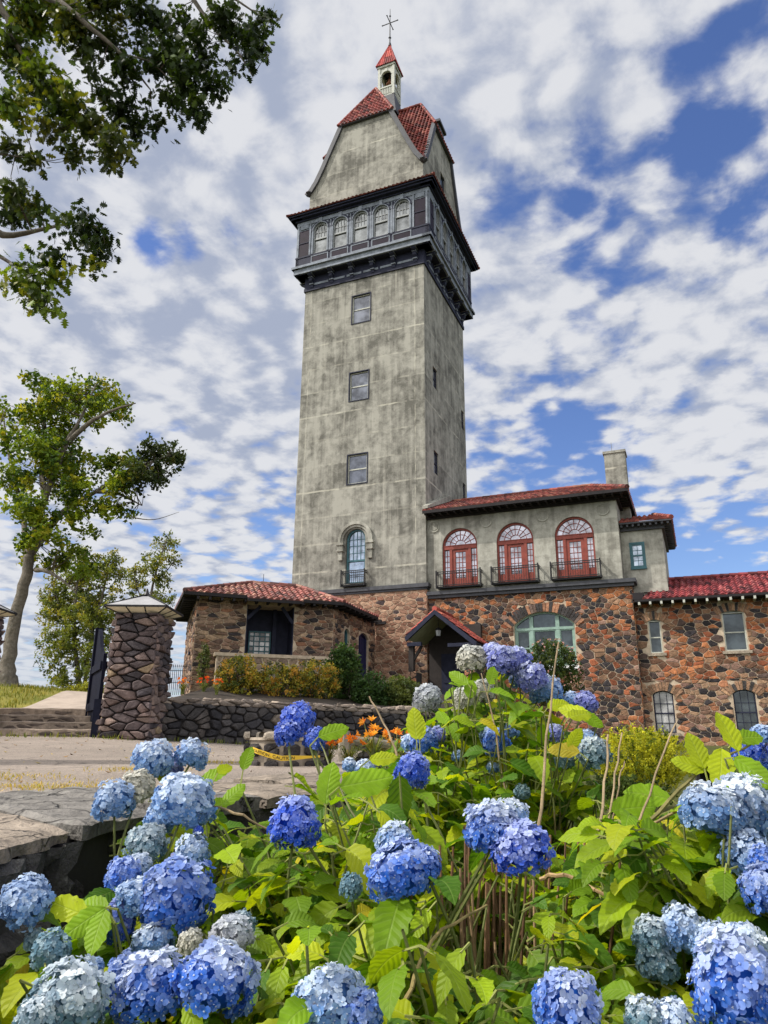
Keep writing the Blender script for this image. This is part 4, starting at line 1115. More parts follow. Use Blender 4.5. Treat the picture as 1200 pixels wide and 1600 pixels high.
# ================================================================== GROUND
def mat_ground():
    t = NT('meadow'); o = t.obj()
    n = t.noise(o, .35, 8, .6); c = t.mix(t.mr(n, .35, .65), (.035, .05, .014), (.085, .085, .03))
    return t.fin(t.bsdf(c, .95, t.bump(t.noise(o, 4, 6), .6, .1), .1))
def mat_road():
    t = NT('road_asphalt'); o = t.obj()
    n1 = t.noise(o, .55, 6, .6); n2 = t.noise(o, 60, 3, .7); n3 = t.noise(o, 7, 6, .65)
    c = t.mix(t.mr(n1, .35, .68), (.155, .132, .115), (.285, .24, .205))
    c = t.mix(t.mr(n2, .42, .62, 0, .55), c, (.46, .39, .32)); c = t.mix(t.mr(n3, .56, .72, 0, .5), c, (.11, .095, .085))
    ck = t.n('ShaderNodeTexVoronoi', {'Vector': t.n('ShaderNodeVectorMath', {0: o, 1: t.n('ShaderNodeTexNoise', {'Vector': o, 'Scale': 1.3, 'Detail': 5.0}).outputs[1]}, operation='ADD').outputs[0], 'Scale': .8}, feature='DISTANCE_TO_EDGE')
    crk = t.math('MULTIPLY', t.mr(ck.outputs['Distance'], 0.0, .018, 1.0, 0.0), t.mr(n1, .42, .6))
    c = t.mix(t.math('MULTIPLY', crk, .75), c, (.05, .042, .036))
    vor = t.n('ShaderNodeTexVoronoi', {'Vector': o, 'Scale': 85.0})
    return t.fin(t.bsdf(c, .95, t.bump(t.math('ADD', vor.outputs['Distance'], n3), .8, .012), .15))
def mat_grass():
    t = NT('lawn'); o = t.obj()
    n = t.noise(o, .9, 7, .65); c = t.mix(t.mr(n, .35, .65), (.10, .12, .022), (.24, .21, .05))
    return t.fin(t.bsdf(c, .95, t.bump(t.noise(o, 22, 6), .9, .05), .1))
M['meadow'] = mat_ground(); M['road'] = mat_road(); M['lawn'] = mat_grass()

def ground_sheet():
    mb = MB(); rs = [0, 2, 5, 9, 14, 20, 28, 38, 50, 70, 100, 160, 260, 450, 800, 1500, 3500, 7000]; n = 40
    def hz(r, a):
        z = -1.75 - 55*smooth01((r-62)/300) 
        return z + (noise.noise(Vector((math.cos(a)*r*.006, math.sin(a)*r*.006, 0)))*25*smooth01((r-150)/600))
    cx, cy = 0, 20
    v = [(cx+math.sin(2*PI*k/n)*r, cy+math.cos(2*PI*k/n)*r, hz(r, 2*PI*k/n)) for r in rs for k in range(n)]
    f = [(i*n+(k+1) % n, i*n+k, (i+1)*n+k, (i+1)*n+(k+1) % n) for i in range(len(rs)-1) for k in range(n)]
    mb.add(v, f); mb.build('ground', M['meadow'], kind='structure', smooth=True)
ground_sheet()
INNER = [(-1.10, .3), (-1.06, 1.0), (-1.02, 2.1), (-.95, 2.85), (-.52, 3.75), (.05, 4.75), (.62, 5.7), (1.3, 6.8)]
OUTER = [(-2.05, .6), (-2.0, 1.6), (-1.90, 3.0), (-1.62, 3.9), (-1.25, 4.6), (-.72, 5.75), (-.10, 6.75), (.7, 7.8)]
def xof(path, y):
    for (x0, y0), (x1, y1) in zip(path, path[1:]):
        if y0 <= y <= y1: return x0+(x1-x0)*(y-y0)/(y1-y0)
    return path[0][0] if y < path[0][1] else path[-1][0]
def z_road(x, y): return -.335+.037*max(-3, min(8.7, y-4.5))-.05*max(0, x+5)*smooth01((y-6)/7)+.012*noise.noise(Vector((x*.8, y*.8, 0)))
def x_road(y): return xof(OUTER, y)+.25 if y < 6.6 else lerp(-.15, -.4, smooth01((y-6.6)/2))
def z_gard(x, y): return -1.15+.5*smooth01((y-4.5)/7)+.5*smooth01((y-9)/20)+.05*noise.noise(Vector((x, y, 4)))
def sheet(name, mat, rows, label=None, kind='structure'):
    mb = MB(); v = []; m = len(rows[0])
    for r in rows: v += r
    f = [(i*m+j, i*m+j+1, (i+1)*m+j+1, (i+1)*m+j) for i in range(len(rows)-1) for j in range(m-1)]
    mb.add(v, f, (1, 1, 1), [(p[0], p[1]) for p in v]); return mb.build(name, mat, kind=kind, smooth=True)
sheet('road', M['road'], [[(lerp(-22, x_road(y), j/60), y, z_road(lerp(-22, x_road(y), j/60), y)) for j in range(61)] for y in [0.2+i*.3 for i in range(60)]])
def gard_rows(ys): return [[(lerp(x_road(y)-.1 if y > 6.6 else xof(INNER, y)-.15, 34, (j/60)**1.6), y, z_gard(lerp(-1, 34, (j/60)**1.6), y)) for j in range(61)] for y in ys]
sheet('garden_soil', M['soil'], gard_rows([-2+i*.6 for i in range(12)]))
sheet('garden_lawn', M['meadow'], gard_rows([4.6+i*.6 for i in range(50)]))
WA, WB = Vector((-4.18, 13.75, 0)), Vector((2.4, 18.9, 0))
def y_wall(x): return WA.y+(x-WA.x)*(WB.y-WA.y)/(WB.x-WA.x)
def z_bed(x, y):
    t = smooth01((y-y_wall(max(x, -4.2)))/15); z = lerp(.66, 2.35, t)+.05*noise.noise(Vector((x, y, 1)))
    return z - 2.6*smooth01((x-1.0)/6)
sheet('planting_bed', M['soil'], [[(x, lerp(y_wall(max(x, -4.2))+.22, 39, t), z_bed(x, lerp(y_wall(max(x, -4.2))+.22, 39, t))) for t in [i/30 for i in range(31)]] for x in reversed([-4.6+.4*k for k in range(34)])])
def z_bank(x, y):
    return .50+(.40+.075*min(5, max(0, -x-5.5)))*smooth01((y-15.1)/4) - .05*max(0, y-20.3)**2 + .03*noise.noise(Vector((x*.7, y*.7, 8)))
sheet('grass_bank', M['lawn'], [[(x, y, z_bank(x, y)) for x in [-22+.35*k for k in range(51)]] for y in [15.1+.3*i for i in range(36)]])
sheet('path', M['path'], [[(lerp(-7.4+.0*y, -4.9, k/6)-.12*(y-15.1), y, z_bank(lerp(-7.4, -4.9, k/6)-.12*(y-15.1), y)+.012) for k in range(7)] for y in [15.05+.3*i for i in range(28)]])

def blades(mb, x, y, z, h, wd, col, lean=.4):
    a = random.uniform(0, 2*PI); d = Vector((math.cos(a), math.sin(a), 0)); s = Vector((-d.y, d.x, 0))*wd/2
    p = Vector((x, y, z)); l = random.uniform(.1, lean)*h
    m = p+BZ*h*.6+d*l*.35; t = p+BZ*h+d*l
    mb.add([p-s, p+s, m+s*.7, m-s*.7, t], [(0, 1, 2, 3), (3, 2, 4)], col)
mb = MB()
for _ in range(9000):
    y = 15.1+random.random()**.8*6.0; x = random.uniform(-13, -5.2)
    if x > -7.5-.12*(y-15.1)+random.uniform(-.15, .1) : continue
    blades(mb, x, y, z_bank(x, y)-.01, random.uniform(.05, .13), .018, jit(pick([(2, (.17, .19, .03)), (1.5, (.28, .25, .06)), (1, (.09, .13, .02))]), .2))
mb.build('bank_grass', M['leaf'], kind='stuff', label='short sunlit yellow green grass on the bank around the leaning tree', cat='grass')
mb = MB()
for cx, cy, r, n in ((-2.9, 5.6, .55, 500), (-2.2, 5.0, .4, 420), (-3.6, 6.1, .5, 260), (-2.0, 6.4, .35, 260), (-3.2, 4.7, .35, 180), (-1.7, 5.2, .25, 240), (-4.2, 5.6, .5, 130), (-1.6, 7.6, .3, 150)):
    for _ in range(n):
        x, y = random.gauss(cx, r*.6), random.gauss(cy, r*.35)
        if x > x_road(y)-.3: continue
        blades(mb, x, y, z_road(x, y)-.005, random.uniform(.008, .035), .010, jit(pick([(2, (.42, .33, .10)), (1, (.33, .30, .06)), (1, (.5, .38, .16))]), .2), 2.0)
for _ in range(900):                       # green fringe at the foot of the wall and steps
    t = random.random(); p = WA.lerp(WB, t) if random.random() < .7 else Vector((random.uniform(-9, -4.2), 13.15, 0))
    x, y = p.x+random.gauss(0, .08)+(.25 if p.y > 13.2 else 0), p.y-.30+random.gauss(0, .10)
    blades(mb, x, y, z_road(x, y)-.01, random.uniform(.04, .12), .014, jit(pick([(2, (.20, .22, .03)), (1, (.10, .15, .02))]), .2))
mb.build('road_weeds', M['leaf'], kind='stuff', label='dry yellow tufts growing through the old paving', cat='weeds')

mb = MB()
for _ in range(700):                        # grit, chips and fallen leaves on the paving
    y = random.uniform(3.6, 13); x = random.uniform(-9, x_road(y)-.2)
    if x < -.62*y: continue
    p = Vector((x, y, z_road(x, y))); r = random.uniform(.006, .022); a = random.uniform(0, 6.28)
    if random.random() < .7:
        mb.add([p+Vector((math.cos(a+k*2.1)*r*random.uniform(.6, 1.3), math.sin(a+k*2.1)*r, -.003)) for k in range(3)]+[p+BZ*r*.7], [(0, 1, 3), (1, 2, 3), (2, 0, 3)], jit(pick([(2, (.30, .26, .22)), (1, (.16, .14, .12))]), .25))
    else:
        d = Vector((math.cos(a), math.sin(a), .1))*r*1.6; q = Vector((-d.y, d.x, .3*r)); mb.add([p+BZ*.004, p+d+q*.5, p+d*2+BZ*.012, p+d-q*.5], [(0, 3, 2, 1)], jit(pick([(2, (.26, .15, .05)), (1, (.34, .26, .06)), (1, (.16, .09, .04))]), .2))
mb.build('road_litter', M['stem'], kind='stuff', label='grit and fallen leaves scattered over the paving', cat='litter')
# ------------------------------------------------------------------ steps, pillars, gate, low wall
ST = thing('stone_steps', 'worn stone steps leading up through the gateway', 'steps', (-6.6, 13.3, -.05))
for i in range(4):
    mb = MB(); y = 13.3+.45*i; z = -.02+.13*i
    n = 26; vs, ds = [], []
    mb2 = MB()
    xs = [lerp(-10.6, -4.86, k/n) for k in range(n+1)]
    for k in range(n+1):
        j = [random.uniform(-.012, .012) for _ in range(3)]
        vs += [(xs[k], y+j[0], z-.25), (xs[k], y+j[0]*.5-.02, z+.115+j[1]), (xs[k], y+.03, z+.13+j[1]), (xs[k], y+.62, z+.128)]
    mb.add(vs, [(4*k+a, 4*k+4+a, 4*k+5+a, 4*k+1+a) for k in range(n) for a in range(3)], [jit((.24, .19, .15), .12) for k in range(n) for a in range(3)])
    s_ = mb.build('step', M['step'], ST)
    mb = MB(); stones(mb, Frame((-10.6, y+.0, z), (1, 0, 0), BZ, (0, -1, 0)), rect(0, 5.74, -.02, .10), (), .32, .1, .02, .012, lambda u, v: jit((.085, .065, .055), .35)); mb.build('riser_stones', M['dstone'], s_)
def pillar_frames(x0, x1, y0, y1, z0, z1, bat=.06):
    """four battered faces"""
    c = [(x0, y0), (x1, y0), (x1, y1), (x0, y1)]; out = []
    cx, cy = (x0+x1)/2, (y0+y1)/2
    for k in range(4):
        a, b = Vector((*c[k], z0)), Vector((*c[(k+1) % 4], z0)); u = (b-a).normalized(); n = u.cross(BZ)
        top = a+BZ*(z1-z0)-n*bat; v = (top-a).normalized()
        out.append((Frame(a, u, v, n.lerp(BZ, bat/(z1-z0)).normalized()), (b-a).length, (z1-z0)/1.0))
    return out
def pillar(x0, x1, y0, y1, label):
    P = thing('gate_pillar', label, 'pillar', ((x0+x1)/2, (y0+y1)/2, 0), group='stone gate pillars')
    mb = MB(); fr = pillar_frames(x0, x1, y0, y1, -.25, 2.12)
    core = MB()
    b = .05; core.box(x0+b+.03, x1-b-.03, y0+b+.03, y1-b-.03, -.25, 2.14)
    for F, L, h in fr: core.panel(F.off(d=-.03), [(0, 0), (L, 0), (L-.06, h), (.06, h)])
    bd = core.build('shaft', M['dmortar'], P)
    for F, L, h in fr: stones(mb, F, [(-.035, 0), (L+.035, 0), (L-.03, h+.02), (.03, h+.02)], (), .25, .115, .075, .008, pal_pillar, .65, rnd=1, bulge=.72, cut=.13, jitter=.49)
    mb.build('stonework', M['dstone'], bd, smooth=False)
    return P
PR = pillar(-4.86, -4.02, 13.2, 14.12, 'right rough stone gate pillar joined to the low wall')
PL = pillar(-8.1, -7.26, 13.2, 14.12, 'left stone gate pillar cut off by the photo edge')
def lamp(cx, cy, label):
    Lp = thing('pillar_lamp', label, 'lamp', (cx, cy, 2.12), group='square lamps on the gate pillars')
    e, zt, zb = .555, 2.24, 2.225
    cs = [(cx-e, cy-e), (cx+e, cy-e), (cx+e, cy+e), (cx-e, cy+e)]
    mb = MB(); ap = (cx, cy, 2.56)
    inn = [(cx+(x-cx)*.14, cy+(y-cy)*.14, 2.50) for x, y in cs]
    v = [(x, y, zt+.02) for x, y in cs]+inn
    mb.add(v, [(k, (k+1) % 4, 4+(k+1) % 4, 4+k) for k in range(4)]+[(4, 5, 6, 7)])
    mb.build('shade_roof', M['lampgrey'], Lp)
    mb = MB(); i2 = [(cx+(x-cx)*.62, cy+(y-cy)*.62, 2.14) for x, y in cs]
    v = [(x, y, zb) for x, y in cs]+i2
    mb.add(v, [((k+1) % 4, k, 4+k, 4+(k+1) % 4) for k in range(4)]); mb.build('glass_panels', M['lampcream'], Lp)
    mb = MB()
    for k in range(4):
        a, b = cs[k], cs[(k+1) % 4]
        mb.bar((*a, zt), (*b, zt), .035, .035); mb.bar((*a, zt+.012), (cx, cy, 2.545), .03); mb.bar((*a, zb), i2[k], .022)
        m = lerp(a[0], b[0], .35), lerp(a[1], b[1], .35); q = Vector(i2[k]).lerp(Vector(i2[(k+1) % 4]), .3); mb.bar((*m, zb), q, .018)
        m = lerp(a[0], b[0], .65), lerp(a[1], b[1], .65); q = Vector(i2[k]).lerp(Vector(i2[(k+1) % 4]), .7); mb.bar((*m, zb), q, .018)
        mb.bar(i2[k], i2[(k+1) % 4], .03)
    mb.lathe((cx, cy, 2.54), [(.06, 0), (.035, .05), (.012, .12)], 8)
    mb.build('shade_frame', M['black'], Lp)
    mb = MB(); mb.lathe((cx, cy, 2.1), [(.09, 0), (.09, .06), (.07, .07), (.085, .13), (.065, .14), (.08, .2), (.05, .3)], 10); mb.build('lamp_socket', M['black'], Lp)
lamp(-4.44, 13.62, 'square copper lamp with cream panels on the right gate pillar')
lamp(-7.66, 13.62, 'square lamp on the left pillar, only its shade corner in view')
G_ = thing('wooden_gate', 'dark navy plank gate standing open on the steps beside the pillar', 'gate', (-4.95, 13.4, .1))
mb = MB(); a, b = Vector((-4.98, 13.36, 0)), Vector((-5.66, 14.7, 0)); Fg = Frame(a, b-a, BZ, (b-a).cross(BZ)); Lg = (b-a).length
n = 9
prof = [1.42, 1.44, 1.47, 1.52, 1.60, 1.72, 1.86, 1.96, 2.02]
for i in range(n):
    u0, u1 = Lg*i/n+.004, Lg*(i+1)/n-.004
    ya, yb = prof[i], prof[min(i+1, n-1)]
    mb.prism(Fg, [(u0, .22+.08*i/n), (u1, .22+.08*i/n), (u1, yb), (u0, ya)], -.03, .03)
lf = mb.build('plank_leaf', M['gate'], G_)
mb = MB()
for z in (.45, 1.15): mb.fbox(Fg, .05, Lg-.05, z, z+.14, .03, .065); mb.fbox(Fg, .05, Lg-.05, z, z+.14, -.065, -.03)
mb.fbox(Fg, Lg-.06, Lg+.08, .22, 2.06, -.075, .075); mb.build('gate_frame', M['gate'], lf)
mb = MB(); mb.box(-5.02, -4.90, 13.2, 13.32, -.15, .62); mb.build('hinge_post', M['gate'], G_)
# low stone wall
LW = thing('low_stone_wall', 'low dark dry stone wall with rough coping right of the pillar', 'wall', (-1, 16.2, -.1))
u = (WB-WA).normalized(); Fw = Frame(WA, u, BZ, u.cross(BZ)); Lw = (WB-WA).length
mb = MB(); mb.fbox(Fw, 0, Lw, -1.0, .60, -.42, 0)
core = mb.build('wall_core', M['dmortar'], LW)
mb = MB()
stones(mb, Fw, [(0, -.45), (Lw, -.95), (Lw, .52), (0, .62)], (), .225, .14, .08, .008, pal_wall, .6, rnd=1, bulge=.7, cut=.14, jitter=.49)
mb.build('stonework', M['dstone'], core)
mb = MB()
Ft = Frame(WA+BZ*.60-Fw.N*.46, u, Fw.N, BZ)
stones(mb, Ft, rect(0, Lw, 0, .50), (), .30, .26, .10, .012, lambda u, v: jit(pick([(2, (.26, .21, .17)), (1, (.34, .28, .22)), (1, (.18, .15, .13))]), .2), .4, rnd=2, bulge=.7)
Ff_ = Frame(WA+BZ*.58+Fw.N*.02, u, BZ, Fw.N); stones(mb, Ff_, [(0, 0), (Lw, -.06), (Lw, .06), (0, .12)], (), .3, .12, .06, .012, lambda u, v: jit((.22, .18, .15), .3), .4)
mb.build('coping', M['dstone'], core)

# ------------------------------------------------------------------ foreground garden wall
GW = thing('garden_wall', 'slate garden wall with broad weathered capstones in the left foreground', 'wall', (-1.4, 2.5, -1.1))
mb = MB(); zc = -.300
def seg_frames(path):
    for (x0, y0), (x1, y1) in zip(path, path[1:]):
        a, b = Vector((x0, y0, 0)), Vector((x1, y1, 0)); uu = (b-a).normalized(); yield Frame(a, uu, BZ, uu.cross(BZ)), (b-a).length
n = len(INNER)
for i in range(n-1):
    a, b, c, d = INNER[i], INNER[i+1], OUTER[i+1], OUTER[i]
    v = [(*p, z) for z in (-1.5, zc) for p in (a, b, c, d)]
    mb.add(v, [(0, 1, 5, 4), (2, 3, 7, 6), (4, 5, 6, 7)])
core = mb.build('wall_core', M['dmortar'], GW)
mb = MB()
for F, L in seg_frames(INNER):
    nu, nv = max(6, int(L/.03)), 34
    v = []; cs = []
    for i in range(nu+1):
        for j in range(nv+1):
            uu_, vv_ = L*i/nu, lerp(-1.3, zc-.01, j/nv); p = F.p(uu_, vv_)
            q = Vector((p.x*7, p.y*7, p.z*2.6))
            h = .05*noise.fractal(q, 1.0, 2.0, 5)+.10*abs(noise.noise(Vector((p.x*3.2, p.y*3.2, p.z*1.7))))+.05*noise.noise(q*.4)
            c = noise.cell(Vector((p.x*5+noise.noise(p*6), p.y*5, p.z*2.6+noise.noise(p*5))))
            h += .05*c
            v.append(p+F.N*(h+.0))
            k = .5+.9*c*c+1.6*max(0, noise.noise(Vector((p.x*9, p.y*9, p.z*2.2)))-.12); cs.append((.095*k, .09*k, .09*k))
    f = [(i*(nv+1)+j, (i+1)*(nv+1)+j, (i+1)*(nv+1)+j+1, i*(nv+1)+j+1) for i in range(nu) for j in range(nv)]
    mb.add(v, f, [cs[q[0]] for q in f])
mb.build('wall_face', M['slate'], core)
def lerp2(path, t):
    t *= len(path)-1; i = min(int(t), len(path)-2); return Vector((*path[i], 0)).lerp(Vector((*path[i+1], 0)), t-i)
cuts = [0, .13, .25, .36, .455, .55, .66, .78, .9, 1.0]
for k in range(len(cuts)-1):
    t0, t1 = cuts[k], cuts[k+1]; sk0, sk1 = [random.uniform(-.05, .02) for _ in range(2)]
    mb = MB(); nu, nv = 16, 18; v = []; zt = -.255+random.uniform(-.012, .012); tl = random.uniform(-.012, .012)
    base = jit(pick([(2, (.20, .188, .172)), (1.3, (.27, .225, .18)), (1, (.15, .146, .142))]), .1)
    def pt(i, j):
        ta = lerp(t0+.004, t1-.004, i/nu); a = lerp2(INNER, min(1, max(0, ta+sk0*0))); b = lerp2(OUTER, min(1, max(0, ta+sk1)))
        o = (b-a).normalized()
        e = .05*noise.noise(Vector((a.x*6+k*7, a.y*6, 3)))
        return (a-o*(.07+e)).lerp(b+o*.05, j/nv)
    for i in range(nu+1):
        for j in range(nv+1):
            p = pt(i, j); edge = min(i, nu-i, j, nv-j)
            strat = math.floor((noise.noise(Vector((p.x*2+k*3, p.y*2, k)))*1.6+tl*j)*3)/3
            z = zt+0.010*strat+.009*noise.fractal(Vector((p.x*9, p.y*9, k)), 1, 2, 4)+tl*(j/nv-.5)
            if edge == 0: z -= .012
            v.append((p.x, p.y, z))
    f = [(i*(nv+1)+j, (i+1)*(nv+1)+j, (i+1)*(nv+1)+j+1, i*(nv+1)+j+1) for i in range(nu) for j in range(nv)]
    f = [tuple(reversed(q)) for q in f]
    mb.add([Vector(p) for p in v], f, base)
    # skirt
    loop = [i*(nv+1) for i in range(nu+1)]+[nu*(nv+1)+j for j in range(1, nv+1)]+[i*(nv+1)+nv for i in range(nu-1, -1, -1)]+[j for j in range(nv-1, 0, -1)]
    top = [Vector(v[q]) for q in loop]; bot = [Vector((p.x+.015*noise.noise(p*11), p.y+.015*noise.noise(p*13), zc-.01)) for p in top]; m = len(loop)
    mb.add(top+bot, [(q, m+q, m+(q+1) % m, (q+1) % m) for q in range(m)], (base[0]*.75, base[1]*.75, base[2]*.75))
    o = mb.build('capstone', M['cap'], GW)
# ------------------------------------------------------------------ stone planter with caution tape
cx, cy = -.93, 7.55; zp = z_road(cx, cy)-.02
PLN = thing('stone_planter', 'small round stone planter ring with yellow tape across it', 'planter', (cx, cy, zp))
mb = MB(); sm = MB(); n = 12; r = .385
mb.lathe((cx, cy, zp), [(r-.02, -.1), (r-.02, .24), (r+.0, .245), (r-.01, .27), (r-.12, .27), (r-.13, .2), (.01, .19)], 24, (1, 1, 1))
cr = mb.build('ring', mat_paint('planter_mortar', (.26, .22, .175), .95, .4, 6), PLN)
for k in range(n):
    a0, a1 = 2*PI*k/n, 2*PI*(k+1)/n
    p, q = Vector((cx+math.cos(a0)*r, cy+math.sin(a0)*r, zp)), Vector((cx+math.cos(a1)*r, cy+math.sin(a1)*r, zp)); uu = (q-p).normalized()
    F = Frame(p, uu, BZ, uu.cross(BZ)); L = (q-p).length
    for u0, u1, v0, v1 in ((.01, L*.92, .09, .22), (.02, L*.9, -.03, .07)):
        stones(sm, F, [(u0, v0), (u1, v0), (u1, v1), (u0, v1)], (), .4, .3, .035, .008, lambda u, v: jit((.045, .04, .04), .4), .3)
    if k % 2 == 0: stones(sm, F, [(L*.0, .24), (L*.95, .24), (L*.9, .33), (L*.1, .33)], (), .5, .3, .08, .01, lambda u, v: jit((.36, .31, .25), .2), .3)
sm.build('stonework', M['dstone'], cr)
tp = [at(392, 1171, 7.02), at(402, 1174, 7.0), at(420, 1180, 6.97), at(440, 1185, 6.97), at(460, 1184, 7.0), at(480, 1183, 7.05), at(500, 1182, 7.12)]
tp[0].y += .1
def tape_pt(t):
    t = max(0, min(.9999, t))*(len(tp)-1); i = int(t); return tp[i].lerp(tp[i+1], t-i)
mb = MB(); n = 40; v = []
for i in range(n+1):
    p = tape_pt(i/n); hw = .022*(1-.55*smooth01((i/n-.55)/.4)); v += [p-BZ*hw, p+BZ*hw, p+BZ*hw+Vector((0, .004, 0)), p-BZ*hw+Vector((0, .004, 0))]
mb.add(v, [(4*i+a, 4*i+4+a, 4*i+4+(a+1) % 4, 4*i+(a+1) % 4) for i in range(n) for a in range(4)])
TP = mb.build('caution_tape', mat_paint('yellow_tape', (.62, .40, .03), .5, .12, 8), label='yellow caution tape with black lettering sagging across the stone planter', cat='tape', loc=tp[0])
cu = bpy.data.curves.new('lettering', 'FONT'); cu.body = 'CAUTION  CAUTION'; cu.size = .038; cu.extrude = .0008
to = bpy.data.objects.new('lettering_source', cu); COL.objects.link(to)
bpy.context.view_layer.update(); dg = bpy.context.evaluated_depsgraph_get(); me = bpy.data.meshes.new_from_object(to.evaluated_get(dg))
wmax = max(q.co.x for q in me.vertices); mb = MB()
vv = []
for q in me.vertices:
    t = .05+.62*q.co.x/wmax; p = tape_pt(t); vv.append(p+BZ*(q.co.y-.013)*1.0+Vector((0, -.003-q.co.z, 0)))
mb.add(vv, [tuple(p.vertices) for p in me.polygons]); bpy.data.objects.remove(to)
mb.build('lettering', M['black'], TP)
# ================================================================== VEGETATION
def rvec():
    while True:
        v = Vector((random.uniform(-1, 1), random.uniform(-1, 1), random.uniform(-1, 1)))
        if .05 < v.length < 1: return v.normalized()
TWIGC = (.085, .065, .05)
BARKC = (.16, .14, .112)
def star_leaf(mb, p, size, col, droop=.3):
    """small lobed leaf, folded along its midrib"""
    n = (rvec()+BZ*.55).normalized(); d = n.orthogonal(); d = (Matrix.Rotation(random.uniform(0, 2*PI), 3, n) @ d).normalized(); d = (d-BZ*droop).normalized(); s = d.cross(n).normalized(); n = s.cross(d)
    L = size*random.uniform(.7, 1.25); W = L*.42; k = -.18*L
    v = [p, p+d*L*.35-s*W+n*k, p+d*L*.62-s*W*.55+n*k*.4, p+d*L, p+d*L*.62+s*W*.55+n*k*.4, p+d*L*.35+s*W+n*k]
    mb.add(v, [(0, 3, 2, 1), (0, 5, 4, 3)], col)
OAK = [(0, 0), (.10, .05), (.22, .30), (.30, .12), (.42, .44), (.50, .16), (.66, .36), (.74, .13), (.88, .18), (1.0, 0)]
def oak_leaf(mb, p, size, col, droop=.5):
    n = (rvec()*.9+BZ*.6).normalized(); d = n.orthogonal(); d = (Matrix.Rotation(random.uniform(0, 2*PI), 3, n) @ d).normalized(); d = (d-BZ*droop).normalized(); s = d.cross(n).normalized(); n = s.cross(d)
    L = size*random.uniform(.65, 1.2)
    for sg in (1, -1):
        pts = [p+d*L*a+s*sg*L*b+n*(-.25*abs(b)*L-.12*a*a*L) for a, b in OAK]
        mb.add(pts, [tuple(range(len(pts)))] if sg < 0 else [tuple(range(len(pts)-1, -1, -1))], col)
def clump_fill(mb, wood, clumps, Y, depth, n_per, size, cols, limbs, leaf=star_leaf, gap=.0, nfreq=1.0, twig_r=.012, dark=None, droop=.3):
    """leaves gathered in sprays inside each clump, sprays hang on twigs that grow from the nearest limb"""
    for (px, py, rx, ry, *o) in clumps:
        yy = Y+random.uniform(-depth, depth)*.5 if not o else o[0]
        c = at(px, py, yy); r = Vector((rx*yy/FPX, min(depth, 1.3*max(rx, ry)*yy/FPX), ry*yy/FPX))
        cc = cols(px, py)
        nl = int(n_per*rx*ry/1000.0); ns = max(4, nl//16)
        for s_ in range(ns):
            d = rvec()*random.random()**.42
            sp = c+Vector((d.x*r.x, d.y*r.y, d.z*r.z))
            if noise.noise(sp*nfreq+Vector((9, 2, 5))) < gap-.25: continue
            q = min(limbs, key=lambda L: (L-sp).length)
            if wood is not None and random.random() < .35 and (q-sp).length < depth*.6:
                mid = q.lerp(sp, .55)+rvec()*.12*(sp-q).length
                wood.tube([q, mid, sp], [twig_r*1.6, twig_r, twig_r*.5], 4, TWIGC, False)
            col = jit(pick(cc), .25); sr = size*1.5
            for _ in range(16):
                p = sp+rvec()*sr*random.random()**.6*random.uniform(.6, 1.6)
                leaf(mb, p, size, jit(col, .18), droop)
def limb(wood, pts, rads, store, n=8, wob=.06):
    P = [Vector(p) for p in pts]; out = []; R = []
    for i in range(len(P)-1):
        for k in range(5):
            t = k/5; p0, p1, p2, p3 = P[max(i-1, 0)], P[i], P[i+1], P[min(i+2, len(P)-1)]
            q = ((p1*2)+(p2-p0)*t+(p0*2-p1*5+p2*4-p3)*t*t+(p1*3-p0-p2*3+p3)*t**3)*.5
            rr = lerp(rads[i], rads[i+1], t); out.append(q+rvec()*wob*rr*3); R.append(rr)
    out.append(P[-1]); R.append(rads[-1]); wood.tube(out, R, n, BARKC); store += out
# --- leaning maple on the bank
def px(pts, Y): return [at(x, y, Y+(o[0] if o else 0)) for x, y, *o in pts]
TR = thing('maple_tree', 'tall leaning tree with grey trunk and spreading yellow green crown on the left bank', 'tree', at(10, 1078, 19))
wood = MB(); lb = []
b0 = at(12, 1085, 19)
limb(wood, [b0-BZ*.3, b0+BZ*.12, at(13, 1035, 19), at(24, 965, 19), at(40, 905, 19), at(46, 868, 19)], [.42, .27, .175, .15, .14, .125], lb, 12)
limb(wood, px([(46, 870), (62, 800, -.2), (88, 735, -.4), (105, 690, -.6), (128, 650, -.7), (150, 600, -.7)], 19), [.11, .095, .08, .06, .04, .015], lb)
limb(wood, px([(46, 872), (72, 832, .2), (105, 795, .4), (150, 768, .3), (205, 735, 0), (262, 712, -.3)], 19), [.105, .09, .075, .055, .04, .015], lb)
limb(wood, px([(42, 868), (36, 800, .6), (22, 745, .9), (10, 690, 1.1), (5, 640, 1.2)], 19), [.09, .07, .055, .04, .015], lb)
limb(wood, px([(70, 780), (66, 730, .6), (70, 670, .8), (62, 610, .9)], 19), [.10, .08, .06, .02], lb)
limb(wood, px([(55, 890), (75, 893, -.4), (95, 905, -.6), (118, 925, -.8)], 19), [.07, .05, .035, .015], lb)
limb(wood, px([(108, 690, -.6), (140, 660, -.9), (180, 640, -1), (212, 630, -1.1)], 19), [.08, .06, .04, .015], lb)
limb(wood, px([(150, 768, .3), (185, 772, .2), (222, 790, 0)], 19), [.06, .04, .012], lb)
for a, b, c in (((205, 808), (240, 812), (280, 800)), ((0, 665), (6, 645), (14, 632)), ((0, 680), (10, 690), (20, 700))):
    limb(wood, px([a, b, c], 18.6), [.018, .012, .004], [], 5)
wood.build('trunk', M['bark'], TR, smooth=True)
def cmaple(x, y):  # right branch gets darker leaf colours, standing in for its shade
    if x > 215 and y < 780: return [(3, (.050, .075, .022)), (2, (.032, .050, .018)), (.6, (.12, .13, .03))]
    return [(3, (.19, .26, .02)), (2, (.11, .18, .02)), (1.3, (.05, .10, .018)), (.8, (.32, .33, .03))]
lv = MB(); tw = MB()
